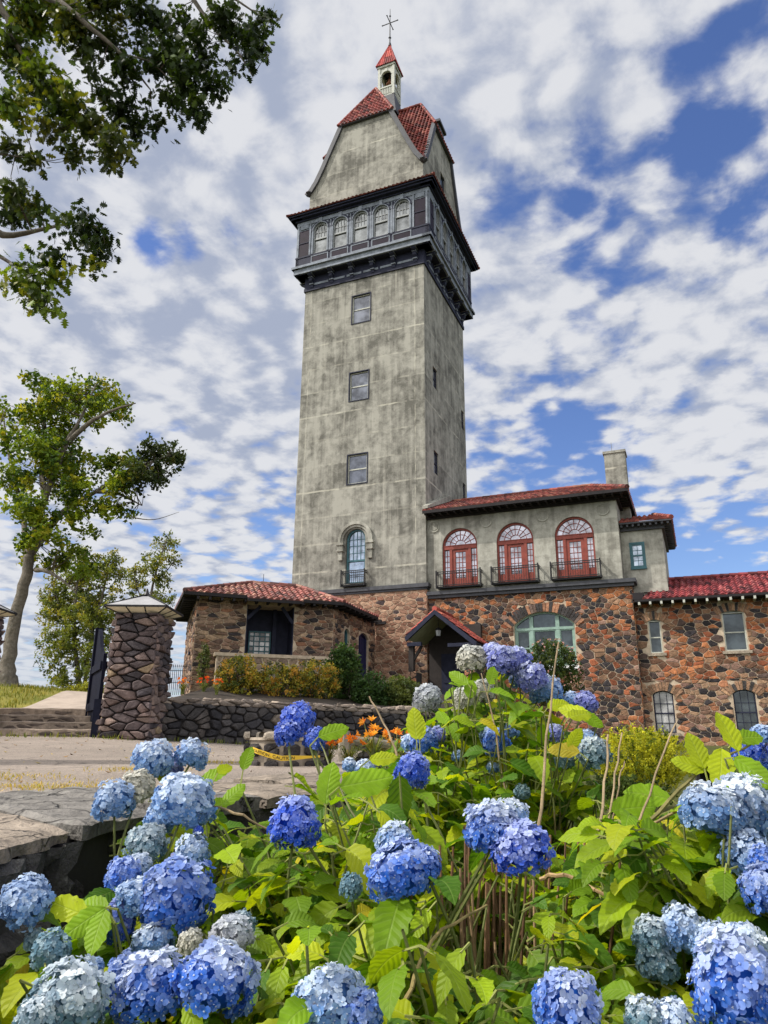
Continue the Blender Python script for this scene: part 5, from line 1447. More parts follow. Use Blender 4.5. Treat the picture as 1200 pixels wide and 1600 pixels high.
CL = [(60, 600, 24, 16), (78, 622, 30, 22), (105, 605, 38, 24), (150, 612, 42, 20), (192, 636, 30, 14), (60, 650, 36, 30), (110, 650, 34, 34), (30, 690, 32, 30), (70, 700, 38, 34), (160, 655, 34, 18), (205, 655, 20, 9),
      (22, 745, 34, 30), (75, 750, 44, 34), (130, 735, 40, 34), (168, 718, 22, 14), (250, 712, 38, 30), (222, 742, 44, 26), (276, 716, 16, 14), (180, 752, 32, 22), (60, 800, 44, 28), (115, 800, 42, 26), (165, 795, 34, 14), (198, 800, 16, 8),
      (45, 845, 18, 14), (85, 835, 28, 18), (46, 872, 13, 11), (112, 868, 34, 18), (90, 885, 22, 12), (130, 895, 24, 14), (20, 790, 24, 20), (150, 830, 18, 9), (10, 640, 12, 22), (85, 720, 30, 26), (122, 762, 30, 20), (60, 830, 26, 18), (140, 640, 30, 20), (100, 690, 24, 22), (205, 720, 22, 16), (240, 735, 24, 18)]
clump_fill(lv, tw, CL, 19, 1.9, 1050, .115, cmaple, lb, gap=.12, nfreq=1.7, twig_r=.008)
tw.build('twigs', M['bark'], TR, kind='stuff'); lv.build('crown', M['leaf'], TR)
# --- two birch-like trees behind the pillar
def birch(name, label, base, stems, clumps, Y, n, cols, size, gap):
    T = thing('birch_tree', label, 'tree', base)
    wd = MB(); st = []
    for pts, rr in stems: limb(wd, px(pts, Y), rr, st, 6)
    l = MB(); clump_fill(l, wd, clumps, Y, 1.4, int(n*3.6), size*.75, cols, st, gap=gap, twig_r=.010, nfreq=1.2)
    wd.build('trunk', M['bark'], T, smooth=True); l.build('crown', M['leaf'], T)
cb = lambda x, y: [(3, (.19, .23, .04)), (2, (.12, .16, .035)), (1.4, (.30, .29, .05)), (1, (.065, .095, .03))]
birch('a', 'bushy small leaved tree beyond the gate, between leaning tree and pillar', at(125, 1090, 26), [([(128, 1110), (122, 1050), (116, 990), (120, 920), (135, 860)], [.11, .09, .07, .05, .02]), ([(130, 1110), (134, 1050), (142, 1000), (160, 930), (170, 880)], [.09, .07, .055, .04, .015]), ([(118, 1000), (95, 950), (80, 910)], [.05, .03, .012])],
      [(130, 985, 58, 60), (105, 925, 40, 40), (152, 900, 30, 34), (92, 1010, 26, 46), (160, 1035, 34, 40), (180, 885, 14, 30), (118, 870, 22, 22), (85, 955, 24, 30), (100, 1060, 30, 20), (150, 960, 40, 40), (175, 940, 14, 30)], 26, 560, cb, .115, -.02)
birch('b', 'thin airy tree rising behind the pillar lamp', at(232, 1000, 28), [([(225, 1010), (232, 950), (245, 890), (262, 840), (268, 826)], [.08, .06, .04, .02, .008]), ([(230, 960), (215, 920), (208, 890)], [.04, .025, .01]), ([(240, 910), (262, 890), (276, 868)], [.03, .02, .008])],
      [(258, 848, 20, 18), (272, 872, 12, 14), (240, 880, 24, 20), (215, 900, 20, 22), (255, 905, 16, 14), (228, 925, 30, 18), (266, 935, 18, 8), (246, 925, 26, 18), (268, 835, 10, 12)], 28, 520, cb, .115, .06)
# --- small shrubs
def shrub(name, label, cat, px_, py_, Y, rx, ry, n, size, cols, rd=None, flowers=None, upright=False, group=None, stem_base=None):
    c = at(px_, py_, Y); base = Vector((c.x, c.y, stem_base if stem_base is not None else c.z-ry*Y/FPX))
    S = thing(name, label, cat, base, group=group)
    r = Vector((rx*Y/FPX, rd or rx*Y/FPX*.8, ry*Y/FPX)); l = MB(); w_ = MB(); fl = MB()
    for k in range(16):
        d = rvec(); d.z = abs(d.z); t = c+Vector((d.x*r.x*.8, d.y*r.y*.8, d.z*r.z*.8)); m = base.lerp(t, .5)+rvec()*.1*r.x
        w_.tube([base+rvec()*.06, m, t], [.018, .012, .005], 4, TWIGC)
    ns = n//14; col = None
    for _ in range(ns):
        d = rvec()*random.random()**.33
        p = c+Vector((d.x*r.x, d.y*r.y, d.z*r.z))
        p += rvec()*r.x*.18*noise.noise(p*2.2)
        if p.z < base.z+.03: continue
        if noise.noise(p*(1.4/r.x)) < -.38: continue
        col = jit(pick(cols), .22)
        up = Vector((d.x, d.y, abs(d.z)+.5)).normalized()
        for k in range(14):
            q = p+(up*random.uniform(0, size*4)+rvec()*size*.5 if upright else rvec()*size*1.5*random.random()**.5)
            star_leaf(l, q, size, jit(col, .15), -.3 if upright else .1)
    w_.build('stems', M['bark'], S, kind='stuff'); l.build('foliage', M['leaf'], S)
    if flowers:
        fc, fn, fs = flowers
        for _ in range(fn):
            d = rvec(); p = c+Vector((d.x*r.x, -abs(d.y)*r.y, d.z*r.z))*1.02
            for k in range(5): star_leaf(fl, p+rvec()*fs*.4, fs, jit(pick(fc), .15), -.2)
        fl.build('blossoms', M['bloom'], S, kind='stuff')
    return S
barb = [(2, (.40, .34, .05)), (1.6, (.48, .28, .05)), (2, (.17, .20, .04)), (1.6, (.06, .085, .022))]
for i, (x, y, rx, ry, lb_) in enumerate(((372, 1060, 34, 34, 'orange tinted barberry bush at the left end of the clipped hedge'), (432, 1066, 44, 31, 'broad olive barberry bush in the middle of the hedge before the pavilion'), (492, 1064, 40, 32, 'orange topped barberry bush at the right end of the hedge by the green shrub'))):
    shrub('barberry_bush', lb_, 'bush', x, y, 19.2+.5*i, rx, ry, 5200, .060, barb, rd=.6, group='barberry hedge behind the low wall')
shrub('green_shrub', 'tall loose green shrub beside the pavilion corner', 'shrub', 537, 1058, 21, 27, 50, 6500, .085, [(2, (.055, .11, .03)), (1.5, (.09, .15, .04)), (1, (.03, .06, .02))])
shrub('green_shrub', 'rounded dark green shrub left of the blue pavilion door', 'shrub', 580, 1085, 20.5, 30, 32, 4200, .075, [(2, (.05, .10, .028)), (1, (.035, .065, .02))], group=None)
shrub('green_shrub', 'low yellow green shrub at the foot of the tower wall', 'shrub', 626, 1088, 20.8, 36, 30, 5200, .065, [(2, (.11, .14, .035)), (1, (.06, .09, .025))])
shrub('climbing_plant', 'thin green climber against the left corner of the pavilion', 'plant', 318, 1035, 30.6, 8, 34, 900, .08, [(1, (.07, .11, .03)), (1, (.12, .15, .04))], rd=.15)
shrub('flowering_shrub', 'large round shrub with small pink flowers under the wide arched window', 'shrub', 862, 1052, 29, 48, 52, 10000, .085, [(2, (.05, .09, .022)), (2, (.09, .12, .03)), (1.2, (.03, .05, .018))], flowers=([(1, (.60, .30, .30)), (1, (.62, .45, .42))], 90, .06), stem_base=.3)
shrub('golden_spirea', 'bright yellow green feathery shrub below the right wing windows', 'shrub', 1000, 1195, 9, 72, 44, 15000, .030, [(3, (.56, .56, .04)), (2, (.36, .40, .035)), (1, (.12, .17, .02))], rd=.45, upright=True, stem_base=-.75)
shrub('golden_spirea', 'low dark green base shrub in front of the golden bush', 'shrub', 975, 1250, 8.2, 60, 22, 5000, .032, [(2, (.05, .085, .018)), (1, (.09, .13, .025))], rd=.3, upright=True, stem_base=-.8)
shrub('path_bush', 'bright lime bush at the foot of the small leaved tree', 'bush', 138, 1080, 23.5, 30, 12, 2200, .07, [(2, (.25, .26, .03)), (1, (.15, .18, .03))], rd=.5)
# --- daylilies
def daylily(label, loc, orange, sc=1.0, group='daylilies in flower'):
    D = thing('daylily', label, 'flower', loc, group=group)
    l = MB(); s_ = MB(); loc = Vector(loc)
    for _ in range(46):
        a = random.uniform(0, 2*PI); d = Vector((math.cos(a), math.sin(a), 0)); sd = Vector((-d.y, d.x, 0)); L = random.uniform(.3, .55)*sc; wd = .011*sc
        pts = [loc+d*.03, loc+d*.06*sc+BZ*L*.55, loc+d*.17*sc+BZ*L*.85, loc+d*.32*sc+BZ*L*.72]
        v = []; 
        for i, p in enumerate(pts): k = wd*(1, 1, .8, .1)[i]; v += [p-sd*k, p+sd*k]
        l.add(v, [(2*i, 2*i+1, 2*i+3, 2*i+2) for i in range(3)], jit(pick([(2, (.20, .23, .04)), (1, (.30, .28, .07)), (1, (.10, .15, .03))]), .2))
    for _ in range(11):
        f = MB(); a = random.uniform(0, 2*PI); r = random.uniform(.02, .26)*sc; h = random.uniform(.42, .66)*sc
        t = loc+Vector((math.cos(a)*r, math.sin(a)*r, h)); s_.tube([loc+Vector((math.cos(a)*.03, math.sin(a)*.03, 0)), loc.lerp(t, .6)+BZ*.05*sc, t], [.004, .003, .0025], 4, (.16, .19, .06))
        ax = (Vector((math.cos(a), math.sin(a), 0))*.8+BZ*.7+rvec()*.5).normalized(); o = ax.orthogonal().normalized(); q = ax.cross(o); c = jit(pick(orange), .15)
        for k in range(6):
            b = 2*PI*k/6+a; e = (o*math.cos(b)+q*math.sin(b)); e2 = ax.cross(e); R = .070*sc
            f.add([t, t+ax*R*.7+e*R*.45-e2*R*.28, t+ax*R*.95+e*R*1.15, t+ax*R*.7+e*R*.45+e2*R*.28], [(0, 1, 2, 3)], c)
        f.build('bloom', M['bloom'], D)
    l.build('leaf_blades', M['leaf'], D); s_.build('stalks', M['stem'], D, kind='stuff')
    return D
OR = [(2, (.72, .20, .02)), (1, (.80, .32, .04)), (1, (.62, .10, .02))]; YO = [(2, (.80, .38, .05)), (1, (.78, .25, .03))]
def gz(px_, py_, Y, dz=0): p = at(px_, py_, Y); return (p.x, p.y, p.z+dz)
daylily('orange daylily clump nearest the stone planter', gz(512, 1205, 8.0), OR, .58)
daylily('orange daylily clump left of the log rail', gz(545, 1208, 7.8), OR, .58)
daylily('tall yellow orange daylily clump against the low wall', gz(583, 1200, 8.6), YO, .75)
daylily('yellow orange daylily clump at the right end of the log', gz(620, 1200, 8.8), YO, .62)
daylily('red orange daylily clump on the bed left of the barberry hedge', gz(318, 1085, 18.5), [(2, (.75, .10, .02)), (1, (.8, .2, .03))], 0.62)
daylily('orange daylily clump on the bed nearest the pillar', gz(285, 1085, 17.5), OR, .55)
daylily('orange daylily clump beside the barberry hedge end', gz(338, 1086, 18.0), OR, .55)
daylily('small orange daylilies behind the tall hydrangea canes', gz(812, 1250, 6.2), OR, .62)
daylily('small orange daylilies seen through the hydrangea stalks', gz(850, 1248, 6.5), OR, .6)
# --- weathered log rail
LG = thing('log_rail', 'weathered grey log resting beside the daylilies', 'log', gz(590, 1165, 9.2))
mb = MB(); a, b = at(548, 1158, 9.0), at(640, 1166, 9.5)
mb.tube([a.lerp(b, k/8)+rvec()*.012 for k in range(9)], [.062, .066, .06, .064, .058, .062, .06, .064, .058], 10); mb.build('log', M['timber'], LG)
mb = MB(); p = at(538, 1160, 8.95); mb.tube([p-BZ*.45, p, p+BZ*.13], [.075, .07, .06], 8); p = at(640, 1166, 9.5); mb.tube([p-BZ*.45, p+BZ*.1], .06, 8); mb.build('post', M['timber'], LG)
# --- iron railing on the bed edge
IR = thing('iron_railing', 'small dark iron railing between pillar and pavilion', 'railing', gz(262, 1075, 24))
mb = MB(); a, b = at(246, 1062, 24), at(290, 1062, 26)
for k in range(15):
    p = a.lerp(b, k/14); mb.tube([p-BZ*.5, p+BZ*.42], .010, 5); mb.lathe(p+BZ*.42, [(.012, 0), (.02, .03), (.002, .09)], 5)
for z in (.3, -.1): mb.bar(a+BZ*z, b+BZ*z, .02)
mb.build('bars', M['black'], IR)
# --- arched stone opening at the right edge
AR = thing('stone_culvert', 'dark arched opening in a low stone bank at the right edge', 'culvert', gz(1215, 1240, 9.5))
pa = at(1128, 1240, 9.5); mb = MB(); Fa = Frame((pa.x, pa.y, 0), (1, .12, 0), BZ, (.12, -1, 0)); zb_, zt_ = -.95, at(1128, 1188, 9.5).z
hole = arch_pts(.72, .66, zb_, -.62, .28, 10); mb.panel(Fa, rect(0, 2.2, zb_-.2, zt_), [hole], .8); mb.fbox(Fa, .2, 1.3, zb_-.1, zt_-.05, -.95, -.82, (.02, .02, .02)); mb.fbox(Fa, 0, 2.2, zt_-.06, zt_, -.9, -.003)
c_ = mb.build('bank_wall', M['dmortar'], AR)
mb = MB(); voussoirs(mb, Fa, .72, .66, -.62, .28, .17, 13, .07, pal_wall, 1.0); stones(mb, Fa, rect(0, 2.2, zb_, zt_), [(.28, 1.16, zb_-.3, zt_+.01)], .22, .15, .05, .012, pal_wall, .4)
mb.build('stonework', M['dstone'], c_)

# --- oak boughs reaching in from the left, trunk outside the picture
OK = thing('oak_tree', 'oak tree whose dark leafy boughs hang into the upper left of the picture', 'tree', (-7.6, 6.6, -.4))
wood = MB(); lb = []
limb(wood, [(-7.6, 6.6, -.6), (-7.5, 6.6, 2.5), (-7.3, 6.7, 5.5), (-6.9, 6.8, 9)], [.55, .40, .34, .26], lb, 12)
limb(wood, [(-7.1, 6.7, 7.4), at(-40, -60, 6.9), at(60, -10, 6.8), at(95, 5, 6.7), at(140, 42, 6.7), at(190, 85, 6.8), at(235, 140, 6.9)], [.16, .09, .05, .04, .03, .02, .008], lb)
limb(wood, [(-7.2, 6.7, 6.6), at(-60, -20, 7.0), at(5, 20, 7.0), at(20, 60, 7.0), at(60, 115, 7.1), at(105, 165, 7.2), at(130, 200, 7.2)], [.13, .07, .04, .032, .025, .015, .006], lb)
limb(wood, [(-6.9, 6.8, 8.6), at(200, -110, 7.2), at(280, -30, 7.2), at(330, 40, 7.3), at(370, 80, 7.3), at(395, 120, 7.3)], [.12, .06, .035, .022, .014, .005], lb)
limb(wood, [at(280, -30, 7.2), at(350, -10, 7.1), at(400, 20, 7.1), at(425, 30, 7.1)], [.025, .016, .01, .004], lb)
limb(wood, [(-7.3, 6.7, 4.9), at(-60, 360, 7.0), at(10, 368, 7.0), at(60, 360, 7.0), at(110, 350, 7.1), at(160, 355, 7.1)], [.12, .06, .035, .022, .012, .004], lb)
limb(wood, [at(-60, 360, 7.0), at(0, 400, 6.9), at(40, 430, 6.9), at(62, 475, 6.9)], [.04, .022, .012, .004], lb)
limb(wood, [at(190, 85, 6.8), at(240, 100, 6.8), at(285, 150, 6.9)], [.014, .009, .003], lb); limb(wood, [at(-40, 230, 7.1), at(0, 240, 7.1), at(55, 248, 7.1)], [.02, .012, .004], lb)
wood.build('trunk', mat_stone('oak_bark', bump=1, scale=12), OK, smooth=True)
lv = MB(); tw = MB()
def coak(x, y):  # leaf colours imitate sunlit boughs at left and shaded ones elsewhere
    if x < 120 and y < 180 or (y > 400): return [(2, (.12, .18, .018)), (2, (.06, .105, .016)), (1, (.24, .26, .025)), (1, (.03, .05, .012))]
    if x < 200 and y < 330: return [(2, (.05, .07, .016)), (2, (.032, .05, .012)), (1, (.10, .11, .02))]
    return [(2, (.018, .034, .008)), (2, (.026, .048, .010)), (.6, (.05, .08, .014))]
CO = [(30, 20, 42, 36), (95, 15, 50, 34), (160, 10, 44, 30), (25, 80, 36, 40), (85, 75, 46, 40), (60, 135, 50, 36), (130, 105, 42, 34), (20, 165, 26, 26), (110, 170, 44, 30), (165, 140, 30, 24), (200, 175, 26, 30), (150, 205, 36, 22), (185, 222, 26, 22), (118, 235, 20, 18), (215, 210, 10, 16), (70, 195, 26, 14), (18, 235, 20, 16), (45, 248, 14, 8), (172, 252, 10, 10),
      (225, 15, 36, 20), (260, 50, 24, 30), (270, 85, 20, 26), (240, 100, 26, 18), (290, 120, 28, 26), (315, 95, 26, 30), (325, 55, 24, 26), (300, 30, 28, 26), (300, 160, 20, 24), (312, 185, 10, 10), (270, 155, 22, 20), (350, 30, 30, 26), (380, 60, 24, 26), (365, 100, 18, 18), (385, 125, 10, 14), (340, 135, 20, 16), (400, 30, 14, 10), (408, 75, 8, 10), (418, 25, 8, 10), (245, 190, 14, 12), (225, 60, 14, 12),
      (15, 295, 22, 16), (25, 330, 30, 22), (60, 320, 14, 10), (15, 370, 22, 28), (60, 355, 26, 20), (95, 345, 24, 20), (130, 345, 24, 18), (160, 362, 16, 20), (160, 395, 14, 14), (120, 380, 30, 16), (80, 395, 30, 20), (110, 415, 24, 14), (40, 410, 26, 24), (55, 450, 24, 18), (70, 478, 12, 12), (20, 440, 14, 10), (140, 410, 10, 8), (90, 430, 16, 10), (60, 20, 40, 30), (120, 50, 40, 30), (200, 110, 26, 22), (175, 75, 26, 22), (400, 55, 14, 14), (390, 95, 12, 12)]
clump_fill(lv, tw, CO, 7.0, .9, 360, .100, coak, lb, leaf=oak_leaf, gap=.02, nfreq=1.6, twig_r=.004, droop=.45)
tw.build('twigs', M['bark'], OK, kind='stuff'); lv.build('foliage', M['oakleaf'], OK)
# ================================================================== HYDRANGEAS
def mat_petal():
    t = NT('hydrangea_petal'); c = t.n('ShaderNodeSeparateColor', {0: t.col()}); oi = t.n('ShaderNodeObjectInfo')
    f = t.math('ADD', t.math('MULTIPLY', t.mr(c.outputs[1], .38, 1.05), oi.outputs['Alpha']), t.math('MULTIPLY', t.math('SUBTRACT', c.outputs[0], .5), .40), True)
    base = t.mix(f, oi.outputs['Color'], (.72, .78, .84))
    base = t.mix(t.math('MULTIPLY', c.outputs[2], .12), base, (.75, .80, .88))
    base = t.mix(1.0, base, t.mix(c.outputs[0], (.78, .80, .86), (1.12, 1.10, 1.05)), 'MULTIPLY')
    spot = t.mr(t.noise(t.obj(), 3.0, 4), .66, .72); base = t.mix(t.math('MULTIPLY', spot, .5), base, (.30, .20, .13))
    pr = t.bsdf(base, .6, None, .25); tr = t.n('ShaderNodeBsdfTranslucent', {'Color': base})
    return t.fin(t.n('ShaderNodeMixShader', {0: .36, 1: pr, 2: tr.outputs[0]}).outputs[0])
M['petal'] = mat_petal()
def head_mesh(seed, nfl=150):
    rnd = random.Random(seed); mb = MB()
    def bumpy(d): return 1+.27*noise.noise(d*1.7+Vector((seed*3.1, 0, 0)))+.10*noise.noise(d*4.5+Vector((0, seed, 0)))
    ga = PI*(3-math.sqrt(5))
    for i in range(nfl):
        z = 1-1.72*(i+.5)/nfl; th = ga*i+rnd.uniform(-.25, .25); z = max(-.98, min(.99, z+rnd.uniform(-.05, .05)))
        r = math.sqrt(1-z*z); d = Vector((r*math.cos(th), r*math.sin(th), z))
        c = d*(bumpy(d)*rnd.uniform(.88, 1.0)); n = (d+Vector((rnd.uniform(-1, 1), rnd.uniform(-1, 1), rnd.uniform(-.6, 1)))*.55).normalized()
        a0 = n.orthogonal().normalized(); a0 = Matrix.Rotation(rnd.uniform(0, 6.28), 3, n) @ a0
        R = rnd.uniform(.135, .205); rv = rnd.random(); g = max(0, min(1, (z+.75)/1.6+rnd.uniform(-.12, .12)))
        for k in range(4):
            a = Matrix.Rotation(k*PI/2+rnd.uniform(-.12, .12), 3, n) @ a0; b = n.cross(a); R2 = R*rnd.uniform(.85, 1.12); tw = rnd.uniform(-.25, .25); cup = rnd.uniform(-.20, .45)
            P = lambda x, y: c+n*(.03)+a*x*R2+b*y*R2+n*(cup*x*x*R2+tw*y*R2*x-.22*y*y*R2)
            v = [P(.06, 0), P(.42, -.46), P(.5, 0), P(.42, .46), P(.82, -.42), P(.88, 0), P(.82, .42), P(1.0, 0)]
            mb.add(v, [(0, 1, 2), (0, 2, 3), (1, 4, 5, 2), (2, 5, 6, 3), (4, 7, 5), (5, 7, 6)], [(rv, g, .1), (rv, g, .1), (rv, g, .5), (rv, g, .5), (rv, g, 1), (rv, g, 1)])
        e = .035; q = c+n*.05; mb.add([q+a0*e, q-a0*e*.5+n.cross(a0)*e, q-a0*e*.5-n.cross(a0)*e, q+n*e], [(0, 1, 3), (1, 2, 3), (2, 0, 3)], (rv, 1, 1))
    # inner core of stalks
    n_, m_ = 10, 6; v = [Vector((math.sin(PI*j/m_)*math.cos(2*PI*k/n_), math.sin(PI*j/m_)*math.sin(2*PI*k/n_), math.cos(PI*j/m_)))*.70 for j in range(m_+1) for k in range(n_)]
    mb.add(v, [(j*n_+k, (j+1)*n_+k, (j+1)*n_+(k+1) % n_, j*n_+(k+1) % n_) for j in range(m_) for k in range(n_)], (.1, 0, 0))
    o = mb.build('flower_head_source', M['petal'], smooth=True); me = o.data; me.name = 'flower_head'; bpy.data.objects.remove(o); return me
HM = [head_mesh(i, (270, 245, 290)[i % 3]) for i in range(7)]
def hleaf(mb, base, d, up, L, W, col, droop=.35, fold=.22, curl=None):
    d = d.normalized(); s = d.cross(up).normalized(); n = s.cross(d).normalized()
    nv = 11; v = []; uv = []; wob = random.uniform(-.12, .12); cu = random.uniform(.0, .16)
    for i in range(nv+1):
        t = i/nv; wv = W*.5*(t**.62)*((1-t)**.72)*1.92 if 0 < t < 1 else 0.0
        wv = max(wv, .012*L if t < .05 else .0008)
        c = base+d*L*t*(1-.12*droop*t)-BZ*droop*L*.42*t*t+s*wob*L*t*t
        for k, x in enumerate((-1, -.55, 0, .55, 1)):
            xx = x*(1+(.085 if i % 2 else -.06)) if abs(x) == 1 and 0 < i < nv else x
            h = fold*abs(x)*wv-cu*x*x*wv*1.4+.035*W*math.sin(t*17+k*2)*abs(x)
            v.append(c+s*xx*wv+n*h); uv.append((.5+.5*x*wv/(W*.5+1e-6)*.98, t))
    f = [(i*5+k, i*5+k+1, (i+1)*5+k+1, (i+1)*5+k) for i in range(nv) for k in range(4)]
    mb.add(v, f, col, uv)
def leafcol():
    return jit(pick([(3, (.17, .30, .010)), (3, (.28, .40, .010)), (2.2, (.07, .17, .012)), (2.0, (.42, .48, .012)), (.12, (.60, .50, .02))]), .18)
DB, MBL, PB, GT, WH, BG, LL = (.008, .085, .60), (.022, .150, .62), (.13, .29, .58), (.12, .25, .32), (.40, .41, .44), (.45, .43, .34), (.17, .20, .60)
# (px, py, diameter px, depth, colour, paleness of the top)
HEADS = {
 'left': ('hydrangea_bush', 'hydrangea spilling over the slate wall with crowded pale and blue flower heads', [
  (240, 1186, 62, 2.75, PB, .8), (300, 1180, 54, 2.8, PB, .8), (268, 1200, 40, 2.85, LL, .6), (215, 1232, 54, 2.6, BG, .2), (180, 1252, 62, 2.55, PB, .5), (288, 1250, 92, 2.35, PB, .75), (250, 1280, 50, 2.4, PB, .5), (230, 1318, 58, 2.3, GT, .6), (300, 1336, 58, 2.25, PB, .7),
  (192, 1368, 52, 2.1, MBL, .4), (218, 1352, 40, 2.2, PB, .7), (276, 1402, 104, 1.95, MBL, .35), (215, 1405, 62, 1.95, PB, .6), (182, 1440, 58, 1.95, DB, .35), (40, 1408, 74, 1.85, PB, .5), (80, 1488, 58, 1.75, GT, .2), (55, 1470, 30, 1.85, GT, .3), (238, 1474, 62, 1.9, PB, .8), (236, 1545, 100, 1.62, MBL, .8), (340, 1532, 112, 1.6, MBL, .85), (362, 1460, 58, 1.8, WH, .7), (298, 1474, 40, 1.85, BG, .3), (195, 1520, 50, 1.7, MBL, .4), (108, 1562, 96, 1.55, GT, .85), (60, 1592, 60, 1.5, GT, .8), (148, 1512, 26, 1.7, PB, .4), (378, 1445, 40, 1.95, GT, .4), (310, 1298, 16, 2.3, DB, .1)]),
 'mid': ('hydrangea_bush', 'hydrangea in the middle foreground with deep blue and white topped flower heads', [
  (466, 1122, 58, 2.75, DB, .25), (450, 1146, 46, 2.7, DB, .2), (492, 1156, 40, 2.7, DB, .15), (645, 1205, 60, 2.5, DB, .25), (460, 1288, 84, 2.05, DB, .45), (462, 1275, 60, 2.1, MBL, .4), (628, 1362, 104, 1.72, MBL, .6), (618, 1318, 66, 1.78, PB, .8), (665, 1350, 50, 1.7, MBL, .5), (770, 1298, 98, 1.75, MBL, .85), (815, 1325, 88, 1.70, DB, .45), (798, 1278, 60, 1.8, PB, .95), (520, 1566, 100, 1.48, PB, .8), (565, 1582, 64, 1.46, MBL, .4), (492, 1590, 60, 1.46, PB, .6), (548, 1385, 36, 2.0, GT, .0)]),
 'back': ('hydrangea_bush', 'tall hydrangea standing behind the others with faded white and lilac flower heads', [
  (668, 1093, 46, 3.9, WH, .5), (738, 1030, 52, 3.7, BG, .4), (785, 1034, 60, 3.6, LL, .5), (768, 1018, 34, 3.7, LL, .6), (808, 1030, 46, 3.65, LL, .8), (830, 1058, 52, 3.6, LL, .6), (858, 1078, 44, 3.7, PB, .8), (725, 1092, 40, 3.5, BG, .4), (754, 1080, 42, 3.5, BG, .4), (842, 1085, 32, 3.8, PB, .8), (812, 1062, 34, 3.8, PB, .5), (916, 1098, 38, 3.6, LL, .4), (895, 1094, 30, 3.65, PB, .5), (662, 1158, 46, 3.4, MBL, .4), (684, 1148, 30, 3.5, LL, .4), (640, 1160, 30, 3.5, PB, .7), (776, 1162, 46, 3.3, MBL, .3), (762, 1150, 30, 3.4, PB, .5), (800, 1140, 30, 3.5, PB, .5), (930, 1178, 52, 3.0, GT, .65), (918, 1160, 36, 3.1, PB, .6), (882, 1186, 36, 3.1, GT, .5), (866, 1146, 34, 3.3, LL, .6), (715, 1182, 20, 3.4, PB, .5), (770, 1200, 22, 3.3, PB, .6), (570, 1200, 30, 3.2, PB, .9), (546, 1196, 24, 3.3, PB, .9), (590, 1190, 22, 3.3, WH, .8), (815, 1238, 26, 3.0, GT, .1)]),
 'right': ('hydrangea_bush', 'hydrangea filling the right foreground with broad pale blue flower heads', [
  (1112, 1268, 92, 2.0, PB, .95), (1160, 1262, 88, 2.05, PB, .95), (1196, 1280, 70, 2.05, PB, .9), (1168, 1335, 66, 1.95, PB, .6), (1196, 1395, 70, 1.85, MBL, .55), (1190, 1345, 40, 1.9, MBL, .3), (1064, 1452, 62, 1.85, PB, .75), (1018, 1462, 56, 1.85, GT, .8), (1085, 1470, 40, 1.85, GT, .5), (1026, 1502, 56, 1.85, GT, .4), (1120, 1482, 66, 1.72, PB, .8), (1165, 1482, 70, 1.7, PB, .85), (1150, 1545, 126, 1.5, MBL, .75), (1196, 1560, 70, 1.48, MBL, .7), (886, 1575, 104, 1.48, MBL, .6), (1005, 1594, 56, 1.5, GT, .85), (1050, 1594, 54, 1.5, PB, .85), (1172, 1172, 50, 2.6, DB, .4), (1190, 1150, 36, 2.6, PB, .5), (1196, 1188, 36, 2.6, MBL, .5)]),
}
BASE = {'left': (-.62, 2.35), 'mid': (.12, 2.45), 'back': (.45, 3.9), 'right': (1.15, 2.35)}
ALLH = []
for k, (nm, lab, hs) in HEADS.items():
    for h in hs: ALLH.append((h[0], h[1], h[2]*.5, h[3]))
def unproj(p):
    c, s = math.cos(TH), math.sin(TH); d = p.y*c+p.z*s; u = -p.y*s+p.z*c; dx, dy = FPX*p.x/d, -FPX*u/d
    return 600+dx-ROLL*dy, 800+dy+ROLL*dx
def blocked(p, size):
    x, y = unproj(p)
    for hx, hy, hr, hY in ALLH:
        if p.y < hY+.05 and math.hypot(x-hx, y-hy) < hr*1.0+size*.30*FPX/p.y*.5: return True
    if p.y < 2.35 and ((x-765)/85)**2+((y-1440)/85)**2 < 1 : return True
    return False
def cane(mb, a, b, r0, r1, bend=.12, col0=(.16, .095, .05), col1=(.13, .15, .045)):
    a, b = Vector(a), Vector(b); side = rvec()*bend*(b-a).length; side.z = abs(side.z)*.5
    pts = []
    for i in range(7):
        t = i/6; m = a.lerp(b, t)+side*math.sin(PI*t); m.z = lerp(a.z, b.z, t**.85); pts.append(m)
    for i in range(3): 
        mb.tube(pts[2*i:2*i+3], [lerp(r0, r1, (2*i+q)/6) for q in range(3)], 5, (col0 if i == 0 else col1 if i == 2 else tuple((x+y)/2 for x, y in zip(col0, col1))), False)
    return pts
def put_leaf(lm, sm, node, azim, L, up_t=None, tries=1):
    d = Vector((math.cos(azim), math.sin(azim), random.uniform(-.55, .55))); pet = node+d.normalized()*random.uniform(.015, .04)
    tip = pet+d.normalized()*L*.55
    if blocked(tip, L) or blocked(pet+d.normalized()*L*.9, L*.3): return False
    if not legal(tip+d.normalized()*L*.4): return False
    up = (BZ+Vector((random.uniform(-.8, .8), random.uniform(-1.1, .5), 0))).normalized()
    hleaf(lm, pet, d, up, L, L*random.uniform(.55, .72), leafcol(), random.uniform(.3, 1.5), random.uniform(.14, .42))
    sm.tube([node, pet+d.normalized()*.01], [.0028, .0022], 4, (.20, .22, .06), False)
    return True
def top_limit(x):
    """how high (photo rows) greenery may reach over the wall, road and beds behind"""
    for (x0, y0), (x1, y1) in zip(TOPL, TOPL[1:]):
        if x0 <= x <= x1: return lerp(y0, y1, (x-x0)/(x1-x0))
    return 1240
